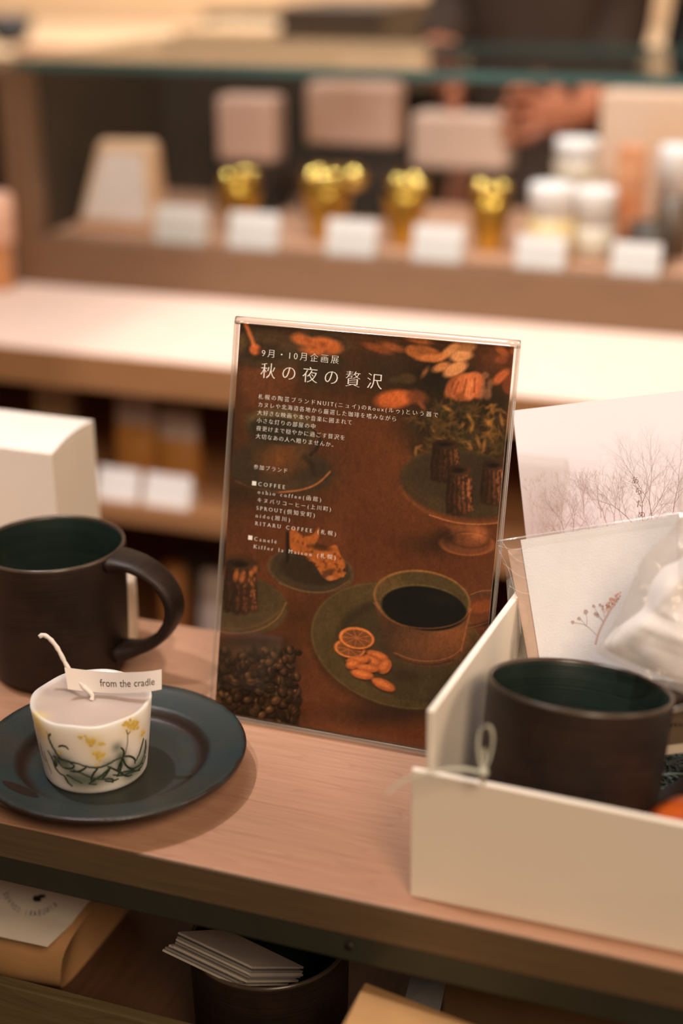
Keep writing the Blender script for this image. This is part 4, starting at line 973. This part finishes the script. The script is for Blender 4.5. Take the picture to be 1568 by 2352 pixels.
# stack of cards in the dark mug
def card_in_mug(k, n):
    o0 = at_d(409, 2151, .748); 
    top = [at_d(409, 2142, .752), at_d(585, 2229, .735), at_d(760, 2215, .775), at_d(560, 2120, .80)]
    return top
A0, A1, A2, A3 = at_d(412, 2142, .757), at_d(582, 2222, .742), at_d(700, 2222, .772), at_d(520, 2135, .787)
dn = (A1-A0).cross(A3-A0).normalized()
if dn.z > 0: dn = -dn
cols = [plain('card_white_shaded', (150, 140, 134), .6), plain('card_grey_shaded', (112, 106, 102), .6), plain('card_cream_shaded', (158, 148, 136), .6)]  # cards darkened, the shade under the shelf painted into their colours
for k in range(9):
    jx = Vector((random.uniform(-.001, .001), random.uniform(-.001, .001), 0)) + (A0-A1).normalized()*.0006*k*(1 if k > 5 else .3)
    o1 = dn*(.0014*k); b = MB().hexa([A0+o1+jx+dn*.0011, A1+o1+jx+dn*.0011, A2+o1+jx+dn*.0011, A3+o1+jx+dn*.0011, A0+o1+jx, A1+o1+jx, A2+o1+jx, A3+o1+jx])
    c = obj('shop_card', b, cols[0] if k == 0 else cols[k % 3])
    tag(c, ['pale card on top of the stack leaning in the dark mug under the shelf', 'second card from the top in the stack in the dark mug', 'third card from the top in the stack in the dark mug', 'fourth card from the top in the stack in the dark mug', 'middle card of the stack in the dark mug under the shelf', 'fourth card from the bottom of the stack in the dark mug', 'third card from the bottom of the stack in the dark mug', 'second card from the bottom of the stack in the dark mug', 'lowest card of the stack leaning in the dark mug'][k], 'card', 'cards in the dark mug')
# kraft packet front right, grey card and shaded kraft bag behind
k0, k1, k2, k3 = at_y(836, 2255, .535), at_y(1150, 2376, .524), at_y(1110, 2560, .400), at_y(722, 2480, .415)
kd = lambda p: Vector((p.x, p.y+.004, FLZ+.0003))
tag(obj('kraft_packet', MB().hexa([kd(k3), kd(k2), kd(k1)+Vector((0, .01, 0)), kd(k0)+Vector((0, .01, 0)), k3, k2, k1, k0]), KRAFT, None, .001), 'light kraft packet catching the light at the bottom edge, under the shelf', 'packet')
g0, g1, g2_, g3 = at_y(950, 2215, .62), at_y(1030, 2225, .62), at_y(1008, 2330, .60), at_y(925, 2310, .60)
tag(obj('grey_card', MB().prism([g0, g1, g2_, g3], (0, .0012, .0003)), plain('slate_card', (120, 118, 118), .6)), 'slate grey card standing between the kraft envelope and the shaded kraft bag', 'card')
b0_, b1_ = at_y(1024, 2230, .64), at_y(1300, 2300, .64)
tag(obj('shaded_kraft_bag', MB().box(b0_.x, .632, FZ, b0_.x+.10, .70, b0_.z+.006), plain('kraft_shaded', (120, 90, 58), .7, .1, 30), None, .002), 'kraft bag with painted shade standing under the shelf at the right', 'parcel')  # kraft darkened, its shade painted into the colour

# ================================================================= SALES COUNTER (behind)
CY0 = 1.285; CX0, CX1 = -2.2, 1.0
cn = thing('sales_counter', 'oak sales counter behind the shelf with an open lower shelf, carrying the glass case', 'counter', (-.6, 1.7, -.90))
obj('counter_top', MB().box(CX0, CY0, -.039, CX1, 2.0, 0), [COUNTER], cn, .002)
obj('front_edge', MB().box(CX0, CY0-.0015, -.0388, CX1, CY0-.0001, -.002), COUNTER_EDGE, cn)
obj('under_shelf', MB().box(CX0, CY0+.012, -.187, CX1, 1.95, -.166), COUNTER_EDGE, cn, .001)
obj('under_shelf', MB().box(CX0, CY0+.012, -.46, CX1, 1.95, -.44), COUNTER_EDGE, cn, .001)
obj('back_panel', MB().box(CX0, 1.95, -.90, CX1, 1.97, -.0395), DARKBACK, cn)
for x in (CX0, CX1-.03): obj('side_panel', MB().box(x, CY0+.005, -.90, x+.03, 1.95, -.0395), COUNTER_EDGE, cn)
# goods on the under shelf
UZ = -.166
def pouch(name, label, px0, px1, py0, pyb, y, cbot, ctop, ztop_px):
    p0, p1 = at_y(px0, pyb, y), at_y(px1, pyb, y); zt_ = at_y((px0+px1)/2, py0, y).z; zm = at_y((px0+px1)/2, ztop_px, y).z
    w = p1.x-p0.x; t = thing(name, label, 'packet', ((p0.x+p1.x)/2, y+.02, UZ), 'packets under the counter')
    def body(u, v):
        a = u*2*math.pi; z = UZ+.0005+(zm-UZ)*v; th = .022*(1-.6*v**2)
        return Vector(((p0.x+p1.x)/2+w/2*(1+.05*math.sin(3*v))*math.copysign(abs(math.cos(a))**.5, math.cos(a)), y+.022+th*math.sin(a), z))
    m = MB().grid(body, 28, 10); m.add([body(u/28, 0) for u in range(28)], [tuple(range(28))]); obj('pouch', m, cbot, t)
    def hd(u, v): q_ = body(u, 1); z = zm + (zt_-zm)*v; c_ = Vector(((p0.x+p1.x)/2, y+.022, z)); q_ = Vector((q_.x, q_.y, z)); f = q_-c_; return c_ + Vector((f.x*(1-.1*v), f.y*(1-.8*v), 0))
    m = MB().grid(hd, 28, 4); m.add([hd(u/28, 1) for u in range(28)], [tuple(range(28))]); obj('header', m, ctop, t)
ORP = plain('orange_cookies', (206, 142, 70), .5, .2, 80); PKW = plain('header_white', (214, 194, 186), .6); CLR = plain('pouch_grey', (150, 132, 118), .5)
pouch('cookie_packet', 'orange cookie packet with white header under the counter, nearest the white carton', 255, 345, 925, 1120, 1.36, ORP, PKW, 985)
pouch('cookie_packet', 'orange cookie packet with white header under the counter, nearest the poster stand', 352, 442, 955, 1140, 1.36, ORP, PKW, 1020)
pouch('cream_packet', 'pale cream packet under the counter, showing just above the white carton', 75, 160, 872, 1080, 1.40, plain('cream_pouch', (206, 180, 146), .6), plain('cream_header', (196, 170, 136), .6), 900)
def price_card(label, px, pw, pytop, pybot, y, zb, grp):
    a = at_y(px-pw/2, pybot, y); c = at_y(px+pw/2, pybot, y); t_ = at_y(px, pytop, y); h = t_.z-zb
    m = MB().hexa([(a.x, y, zb), (c.x, y, zb), (c.x, y+.022, zb), (a.x, y+.022, zb), (a.x, y+.012, zb+h), (c.x, y+.012, zb+h), (c.x, y+.014, zb+h), (a.x, y+.014, zb+h)])
    tag(obj('price_card', m, PAPERW, None, .0006), label, 'price card', grp)
price_card('white price card under the counter, nearest the white carton', 266, 92, 1085, 1150, 1.305, UZ, 'price cards under the counter')
price_card('white price card under the counter, nearest the poster stand', 380, 104, 1100, 1172, 1.305, UZ, 'price cards under the counter')
# goods on the lowest shelf, seen past the mug handle
for nm, lb_, px0, px1, py0, y, m_, cat in [('kraft_pouch', 'amber kraft pouch on the lowest counter shelf, seen through the mug handle', 345, 400, 1320, 1.40, plain('amber_kraft', (214, 150, 94), .6), 'pouch'), ('white_pouch', 'white pouch on the lowest counter shelf, between mug handle and poster stand', 432, 505, 1335, 1.36, PKW, 'pouch'), ('dark_tin', 'dark grey tin on the lowest counter shelf, above the mug handle', 385, 475, 1290, 1.52, plain('dark_tin', (90, 80, 70), .5), 'tin')]:
    p0, p1 = at_y(px0, py0, y), at_y(px1, py0, y)
    def pb(u, v, p0=p0, p1=p1, y=y):
        a = u*2*math.pi; cx = (p0.x+p1.x)/2; w_ = (p1.x-p0.x)/2*(1-.15*v**3)
        return Vector((cx+w_*math.copysign(abs(math.cos(a))**.5, math.cos(a)), y+.03+.03*(1-.7*v*v)*math.sin(a), -.4395+(p0.z+.4395)*v))
    m = MB().grid(pb, 28, 8); m.add([pb(u/28, 1) for u in range(28)], [tuple(range(28))]); m.add([pb(u/28, 0) for u in range(28)], [tuple(range(28))])
    tag(obj(nm, m, m_), lb_, cat)

# ================================================================= GLASS DISPLAY CASE
KY0, KY1, KX0, KX1, KZ = 1.530, 1.880, -.985, .45, .2485
dc = thing('display_case', 'long glass display case with oak base and oak end post on the counter', 'display case', (-.3, 1.7, 0))
obj('base_rail', MB().box(KX0, KY0, .0005, KX1, KY0+.02, .057), CASEWOOD, dc, .0012)
obj('case_floor', MB().box(KX0, KY0+.0202, .0005, KX1, KY1, .056), plain('case_floor_oak', (196, 150, 122), .5, .06, 12), dc)
obj('end_post', MB().box(KX0, KY0, .0572, KX0+.034, KY0+.03, KZ), CASEWOOD, dc, .001)
obj('end_panel', MB().box(KX0, KY0+.0302, .0572, KX0+.034, KY1, KZ), plain('end_panel_shaded', (64, 50, 36), .7), dc, .001)  # inner panel darkened, the shadow inside the case painted into its colour
obj('end_panel', MB().box(KX1-.036, KY0, .0572, KX1, KY1, KZ), CASEWOOD, dc, .001)
obj('front_pane', MB().box(KX0+.037, KY0+.003, .0572, KX1-.037, KY0+.006, KZ-.0005), GLASS, dc)
tg_ = MB().box(KX0+.01, KY0-.004, KZ, KX1, KY1, KZ+.008)
obj('top_pane', tg_, GLASS, dc)
obj('pane_edge', MB().box(KX0+.03, KY0-.006, KZ-.001, KX1, KY0-.0042, KZ+.009), GLASS_EDGE, dc, .0006)
obj('pane_edge', MB().box(KX0+.03, KY1+.0005, KZ, KX1, KY1+.004, KZ+.008), GLASS_EDGE, dc)
obj('sliding_back', MB().box(KX0+.037, KY1-.012, .0572, -.70, KY1-.004, KZ-.001), DARKBACK, dc)
DZ0 = .0562
for i, (px, pt, pb_, nb) in enumerate([(408, 478, 545, 'nearest the pastry bag'), (577, 493, 562, 'in front of the leftmost gold cup'), (802, 510, 580, 'in front of the second gold cup'), (1000, 523, 598, 'in front of the third gold cup'), (1236, 547, 617, 'in front of the jar pile'), (1455, 563, 637, 'rightmost in the case')]):
    price_card('white price card on the case front rail, ' + nb, px, 112, pt, pb_, KY0+.022, DZ0, 'price cards in the display case')
# pastry bag at left
pb0, pb1, pb2, pb3 = at_y(172, 505, 1.60), at_y(350, 505, 1.60), at_y(352, 325, 1.615), at_y(222, 322, 1.615)
pb0.z = pb1.z = DZ0
pgt = thing('pastry_bag', 'upright pastry packet with white front and orange-brown edges at the left end of the case', 'packet', ((pb0.x+pb1.x)/2, 1.62, DZ0))
obj('pouch', MB().hexa([pb0, pb1, pb1+Vector((0, .05, 0)), pb0+Vector((0, .05, 0)), pb3, pb2, pb2+Vector((0, .02, 0)), pb3+Vector((0, .02, 0))]), plain('toast_paper', (236, 196, 160), .6), pgt, .008, 4)
f = Vector((0, -.0012, 0)); i0 = pb0.lerp(pb2, .12); i1 = pb1.lerp(pb3, .10); i2 = pb2.lerp(pb0, .14); i3 = pb3.lerp(pb1, .14)
obj('label', MB().prism([i0+f, i1+f, i2+f, i3+f], (0, .0009, 0)), plain('packet_label', (250, 236, 230), .6), pgt)
# gold foil cups
GOLD = plain('gold_foil', (226, 186, 84), .28, .25, 40, metal=1.0)
GLEAM = plain('yellow_sweet', (246, 214, 120), .16, .12, 50, metal=1.0)
def gold_cup(px, w, pt, label, n):
    y = 1.625; c = at_y(px, 500, y); s = (at_y(px+w/2, 450, y).x - at_y(px-w/2, 450, y).x); zt_ = at_y(px, pt, y).z
    t = thing('gold_cup', label, 'cup', (c.x, y, DZ0), 'gold foil cups in the display case'); h = zt_-DZ0
    obj('cup', MB().lathe([(0, 0), (s*.24, 0), (s*.26, .003), (s*.40, h*.62), (s*.42, h*.68), (s*.40, h*.68), (s*.25, .006), (0, .005)], (c.x, y, DZ0), 40, 0, lambda a, j, r, z: (r*(1+.04*math.cos(a*14)), z)), GOLD, t)
    rg = random.Random(px)
    for k in range(n):
        an = k*2.4+px; rr = s*.24*(0 if n == 1 else 1); q_ = s*.17*rg.uniform(.85, 1.2)
        cc_ = (c.x+rr*math.cos(an), y+rr*.7*math.sin(an), zt_-q_*1.0-rg.uniform(0, .006))
        obj('sweet', MB().lathe([(q_*math.cos(t_), q_*math.sin(t_)) for t_ in np.linspace(-1.57, 1.57, 12)], cc_, 20), GLEAM, t)
gold_cup(552, 112, 378, 'gold foil cup of sweets in the case, leftmost of the four', 4)
gold_cup(750, 130, 378, 'gold foil cup of sweets in the case, brightest, second from the pastry packet', 5)
gold_cup(930, 118, 392, 'gold foil cup of sweets in the case, third from the pastry packet', 4)
gold_cup(1125, 116, 408, 'gold foil cup of sweets in the case, beside the white-lidded jars', 4)
tag(obj('gold_twist', MB().lathe([(.014*math.cos(t_), .014*math.sin(t_)) for t_ in np.linspace(-1.57, 1.57, 12)], at_y(812, 408, 1.60), 20), GLEAM), 'loose gold wrapped sweet poking out beside the second gold cup', 'sweet')
# white-lidded jars and packs at right
def jar(px, w, pt, pb_, y, label, body, lidf=.45):
    c = at_y(px, pb_, y); s = (at_y(px+w/2, pb_, y).x-at_y(px-w/2, pb_, y).x)/2; z0 = c.z; z1 = at_y(px, pt, y).z; h = z1-z0
    t = thing('lidded_jar', label, 'jar', (c.x, y, z0), 'white-lidded jars in the display case')
    obj('jar_body', MB().lathe([(0, 0), (s*.9, 0), (s*1.02, h*.08), (s*1.02, h*(1-lidf)-.002), (0, h*(1-lidf)-.002)], (c.x, y, z0), 36), body, t)
    obj('lid', MB().lathe([(0, h*(1-lidf)-.0015), (s*.98, h*(1-lidf)-.0015), (s, h*.94), (s*.94, h), (0, h)], (c.x, y, z0), 36), PAPERW, t)
HONEY = plain('honey_glass', (226, 196, 142), .25, .1); CREAM = plain('cream_glass', (212, 196, 176), .3, .1)
RZ = MB().box(at_y(1262, 430, 1.66).x, 1.645, DZ0, at_y(1385, 430, 1.66).x, 1.70, at_y(1320, 412, 1.665).z)
tag(obj('display_riser', RZ, plain('riser_cream', (206, 186, 160), .6), None, .001), 'cream riser block under the topmost white-lidded jar in the case', 'riser')
RTOP = at_y(1320, 412, 1.665).z
def zpix(px, z, y):
    lo, hi = -500, 2500
    for _ in range(40):
        m = (lo+hi)/2
        if at_y(px, m, y).z > z: lo = m
        else: hi = m
    return lo
jar(1322, 100, 318, zpix(1322, RTOP+.0003, 1.672), 1.672, 'white-lidded jar on top of the riser, highest of the jars in the case', CREAM, .5)
jar(1262, 104, 420, zpix(1262, DZ0+.0003, 1.605), 1.605, 'white-lidded jar of honey at the front of the jar pile', HONEY, .42)
jar(1362, 92, 430, zpix(1362, DZ0+.0003, 1.618), 1.618, 'white-lidded jar between the honey jar and the orange packet', CREAM, .5)
jar(1540, 84, 332, zpix(1540, DZ0+.0003, 1.655), 1.655, 'tall white-lidded dark jar at the right end of the case', plain('dark_jar', (90, 70, 52), .4), .42)
def pack(name, label, cat, px0, px1, pt, y, d, m_, m2_=None, bev=.004):
    a = at_y(px0, 560, y); c = at_y(px1, 560, y); zt_ = at_y((px0+px1)/2, pt, y).z
    return tag(obj(name, MB().box(a.x, y, DZ0+.0003, c.x, y+d, zt_), m_, None, bev, 3), label, cat)
pack('orange_packet', 'tall peach-orange packet among the white-lidded jars', 'packet', 1405, 1468, 335, 1.640, .02, plain('peach_pack', (226, 168, 128), .5, .2, 25, c2=(196, 116, 70)))
pack('white_panel_pack', 'large pale pack standing at the back right of the case', 'packet', 1362, 1700, 216, 1.74, .05, plain('pale_pack', (232, 206, 190), .6, .05, 6, c2=(226, 186, 148)), None, .003)
tag(obj('dark_pot', MB().lathe([(0, 0), (.02, 0), (.024, .02), (.022, .045), (0, .045)], (at_y(1490, 560, 1.60).x, 1.602, DZ0+.0003), 32), plain('dark_pot', (70, 58, 48), .5)), 'small dark pot in front of the right-hand jars', 'pot')
# risers and white parcels at the back of the case
def on_riser(label, rl, px0, px1, pt, pbt, y, m_, nm):
    a = at_y(px0, pbt, y); c = at_y(px1, pbt, y); zb = a.z; zt_ = at_y((px0+px1)/2, pt, y).z
    tag(obj('black_riser', MB().box(a.x-.004, y-.004, DZ0+.0003, c.x+.004, y+.05, zb-.0004), BLACK, None, .001), rl, 'riser', 'black risers in the case')
    tag(obj(nm, MB().box(a.x, y, zb, c.x, y+.045, zt_), m_, None, .007, 3), label, 'parcel')
on_riser('pale pink wrapped box on a black riser behind the leftmost gold cup', 'black riser behind the leftmost gold cup', 498, 628, 222, 372, 1.76, plain('pink_wrap', (222, 184, 166), .6, .05, 10), 'wrapped_box')
on_riser('wide pale mauve wrapped box on a black riser behind the second gold cup', 'black riser behind the second gold cup', 700, 905, 192, 335, 1.76, plain('mauve_wrap', (206, 172, 158), .6, .1, 10, c2=(170, 132, 104)), 'wrapped_box')
# packets on the counter left of the case
for nm, lb_, px, py, r_, c in [('pink_roll', 'pale pink round packet on the counter at the left edge, beside the case post', 2, 505, .022, (226, 180, 156)), ('orange_roll', 'orange-brown round packet on the counter at the left edge, under the pink one', 2, 600, .020, (206, 142, 92))]:
    p = at_y(px-14, py, 1.50); m = MB().lathe([(0, 0), (r_*.9, 0), (r_, .004), (r_, .052 if 'pink' in nm else .050), (r_*.85, .056 if 'pink' in nm else .054), (0, .056 if 'pink' in nm else .054)], (p.x, 1.50, .0003 if 'orange' in nm else .0546), 36)
    tag(obj(nm, m, plain(nm, c, .5)), lb_, 'packet')

# ================================================================= BACK OF THE SHOP
bk = thing('work_counter', 'beige work counter along the back wall behind the display case', 'counter', (-1.2, 2.9, -.90))
obj('worktop', MB().box(-3.2, 2.50, .13, .9, 3.35, .17), BEIGE, bk, .002)
obj('cabinet', MB().box(-3.2, 2.55, -.90, .9, 3.35, .1295), plain('dark_cabinet', (74, 58, 42), .6), bk)
obj('splash_panel', MB().box(-3.2, 3.36, .1705, .9, 3.39, .30), BEIGE, bk)
def blk(nm, lb_, cat, px0, px1, pt, y, d, m_, z0=.1705, bev=.004):
    a = at_y(px0, 60, y); c = at_y(px1, 60, y); zt_ = max(z0+.01, at_y((px0+px1)/2, pt, y).z)
    return tag(obj(nm, MB().box(a.x, y, z0, c.x, y+d, zt_), m_, None, bev, 2), lb_, cat)
blk('beige_carton', 'beige carton on the work counter above the case, at the left', 'carton', 400, 628, 66, 2.60, .20, BEIGE)
blk('grey_bin', 'dark grey-brown bin with a pale lid edge behind the case', 'bin', 640, 880, 14, 2.58, .26, plain('grey_brown', (92, 78, 66), .6))
bo = at_y(98, 48, 2.85); 
tag(obj('blue_bowl', MB().lathe([(0, 0), (.025, 0), (.042, .02), (.050, .052), (.046, .052), (.038, .02), (0, .006)], (bo.x, 2.72, .1705), 36), plain('dark_blue_bowl', (52, 56, 62), .4)), 'dark blue-grey bowl on the work counter at the upper left', 'bowl')
gd_ = at_y(540, 40, 2.88)
tag(obj('green_dish', MB().lathe([(0, 0), (.06, 0), (.10, .05), (.094, .05), (.055, .01), (0, .008)], (gd_.x, 2.95, .1705), 36), plain('dark_green_dish', (64, 62, 46), .5)), 'low dark green dish behind the beige carton', 'dish')
tag(obj('wooden_board', MB().box(at_y(60, 100, 2.56).x, 2.51, .1705, at_y(330, 100, 2.56).x, 2.585, .182), plain('board_tan', (190, 140, 106), .6), None, .002), 'flat tan wooden board at the front of the work counter, upper left', 'board')
# ---------------------------------------------------------------- people behind the case
def skin(name, nodes, edges, mat_, parent, level=2):
    c = orig(parent); me = bpy.data.meshes.new(name); me.from_pydata([(p[0]-c.x, p[1]-c.y, p[2]-c.z) for p, r in nodes], edges, [])
    o = bpy.data.objects.new(name, me); COL.objects.link(o); o.modifiers.new('k', 'SKIN'); 
    for i, (p, r) in enumerate(nodes):
        d = me.skin_vertices[0].data[i]; rr = r if isinstance(r, tuple) else (r, r); d.radius = rr; d.use_root = (i == 0)
    s = o.modifiers.new('s', 'SUBSURF'); s.levels = level; s.render_levels = level
    bpy.context.view_layer.update(); ev = o.evaluated_get(bpy.context.evaluated_depsgraph_get()); m2 = bpy.data.meshes.new_from_object(ev)
    bpy.data.objects.remove(o); m2.materials.clear(); m2.materials.append(mat_)
    for pl_ in m2.polygons: pl_.use_smooth = True
    o = bpy.data.objects.new(name, m2); COL.objects.link(o); o.parent = parent; return o
SKIN = plain('warm_skin', (196, 124, 92), .5, .05, 30, sss=.1)
def person(label, x, y, hl, hr, coat, hair, scale=1.0):
    F = -.90; t = thing('person', label, 'person', (x, y, F)); V = Vector
    z = lambda h: F + h*scale
    pel = V((x, y, z(.92))); che = V((x, y, z(1.25))); nk = V((x, y, z(1.42))); hd = V((x, y-.02, z(1.56)))
    sl_, sr_ = V((x-.105, y, z(1.36))), V((x+.105, y, z(1.36)))
    def elbow(s, h, sx): return s.lerp(h, .5) + V((sx*.01, .07, -.06))
    el, er = elbow(sl_, hl, -1), elbow(sr_, hr, 1)
    nodes = [(pel, (.10, .085)), (che, (.105, .085)), (nk, .055), (hd+V((0, 0, -.07)), (.06, .07)), (hd, (.075, .09)), (hd+V((0, 0, .09)), (.06, .075)), (sl_, .055), (el, .042), (hl, .024), (sr_, .055), (er, .042), (hr, .024), (V((x-.09, y, z(.85))), .085), (V((x-.10, y-.01, z(.48))), .06), (V((x-.10, y, z(.08))), .04), (V((x+.09, y, z(.85))), .085), (V((x+.10, y-.01, z(.48))), .06), (V((x+.10, y, z(.08))), .04), (V((x-.10, y-.12, z(.035))), .03), (V((x+.10, y-.12, z(.035))), .03)]
    edges = [(0,1),(1,2),(2,3),(3,4),(4,5),(1,6),(6,7),(7,8),(1,9),(9,10),(10,11),(0,12),(12,13),(13,14),(0,15),(15,16),(16,17),(14,18),(17,19)]
    for h, s in ((hl, 1), (hr, -1)):               # palm and five fingers on each wrist
        w = 8 if s == 1 else 11; d = (V((hl.x+hr.x, hl.y+hr.y, hl.z+hr.z))/2 - h); d = (d*.5 + V((0, -.06, -.01))).normalized()
        side_ = d.cross(V((0, 0, 1))).normalized(); pm_ = len(nodes); nodes.append((h + d*.05, (.026, .016))); edges.append((w, pm_))
        for k, L in enumerate((.055, .068, .072, .066)):
            off = V((0, 0, 1))*(.5-k/3)*.06; i0_ = len(nodes)
            nodes += [(h + d*.085 + off, .0085), (h + d*(.085+L*.55) + off + side_*.012*s, .008), (h + d*(.085+L*.85) + off + side_*.032*s, .007)]
            edges += [(pm_, i0_), (i0_, i0_+1), (i0_+1, i0_+2)]
        i0_ = len(nodes); nodes += [(h + d*.045 + V((0, 0, .035)), .010), (h + d*.08 + V((0, 0, .055)), .0085)]; edges += [(pm_, i0_), (i0_, i0_+1)]
    skin('body', nodes, edges, SKIN, t, 1)
    def g(p, q, f): return p.lerp(q, f)
    cn_ = [(pel+V((0, 0, -.25)), (.118, .12)), (pel, (.112, .115)), (che, (.112, .115)), (nk+V((0, 0, -.05)), (.08, .07)), (sl_, .062), (el, .050), (g(el, hl, .86), .038), (sr_, .062), (er, .050), (g(er, hr, .86), .038)]
    skin('coat', cn_, [(0,1),(1,2),(2,3),(2,4),(4,5),(5,6),(2,7),(7,8),(8,9)], coat, t, 2)
    tn = [(V((x, y, z(.78))), (.115, .10)), (V((x-.09, y, z(.74))), .095), (V((x-.10, y, z(.48))), .072), (V((x-.10, y, z(.12))), .055), (V((x+.09, y, z(.74))), .095), (V((x+.10, y, z(.48))), .072), (V((x+.10, y, z(.12))), .055)]
    skin('trousers', tn, [(0,1),(1,2),(2,3),(0,4),(4,5),(5,6)], BLACK, t, 1)
    hm_ = MB().lathe([(.088*math.cos(a), .10*math.sin(a)) for a in np.linspace(-.35, 1.57, 12)], (hd.x, hd.y+.018, hd.z+.03), 28); obj('hair', hm_, hair, t)
    for s in (-1, 1):
        obj('eye', MB().lathe([(.008*math.cos(a), .008*math.sin(a)) for a in np.linspace(-1.57, 1.57, 8)], (hd.x+s*.03, hd.y-.083, hd.z+.01), 14), BLACK, t)
        obj('ear', MB().tube([(hd.x+s*.077, hd.y, hd.z+.03), (hd.x+s*.085, hd.y+.01, hd.z), (hd.x+s*.077, hd.y, hd.z-.03)], [.008, .011, .007], 10), SKIN, t)
    obj('nose', MB().tube([(hd.x, hd.y-.085, hd.z+.015), (hd.x, hd.y-.108, hd.z-.02), (hd.x, hd.y-.09, hd.z-.03)], [.008, .013, .006], 10), SKIN, t)
    obj('mouth', MB().tube([(hd.x-.024, hd.y-.083, hd.z-.055), (hd.x, hd.y-.092, hd.z-.052), (hd.x+.024, hd.y-.083, hd.z-.055)], [.003, .006, .003], 8), plain('lip', (170, 90, 80), .5), t)
    return t
HAIR = plain('black_hair', (34, 28, 24), .5)
hl_, hr_ = at_y(985, 228, 2.02), at_y(1228, 312, 2.00)
xp = at_y(1240, 60, 2.22).x
person('person in a dark brown coat behind the case holding a white parcel', xp, 2.24, hl_ + Vector((-.02, .08, .04)), hr_ + Vector((.05, .07, .02)), plain('brown_coat', (66, 50, 38), .8, .1, 20), HAIR)
pa, pc_ = at_y(950, 380, 1.97), at_y(1165, 385, 1.97); pz = at_y(1060, 262, 1.97).z
tag(obj('white_parcel', MB().box(pa.x, 1.955, pa.z, pc_.x, 2.01, pz), plain('parcel_white', (226, 196, 176), .6, .06, 10), None, .006, 3), 'pale parcel held in both hands by the person in the brown coat', 'parcel')
xp2 = at_y(1850, 60, 2.22).x
person('person in a black coat behind the case at the right edge', xp2, 2.24, Vector((xp2-.16, 2.06, .10)), Vector((xp2+.14, 2.08, .10)), plain('black_coat', (30, 29, 29), .8, .1, 20), HAIR)
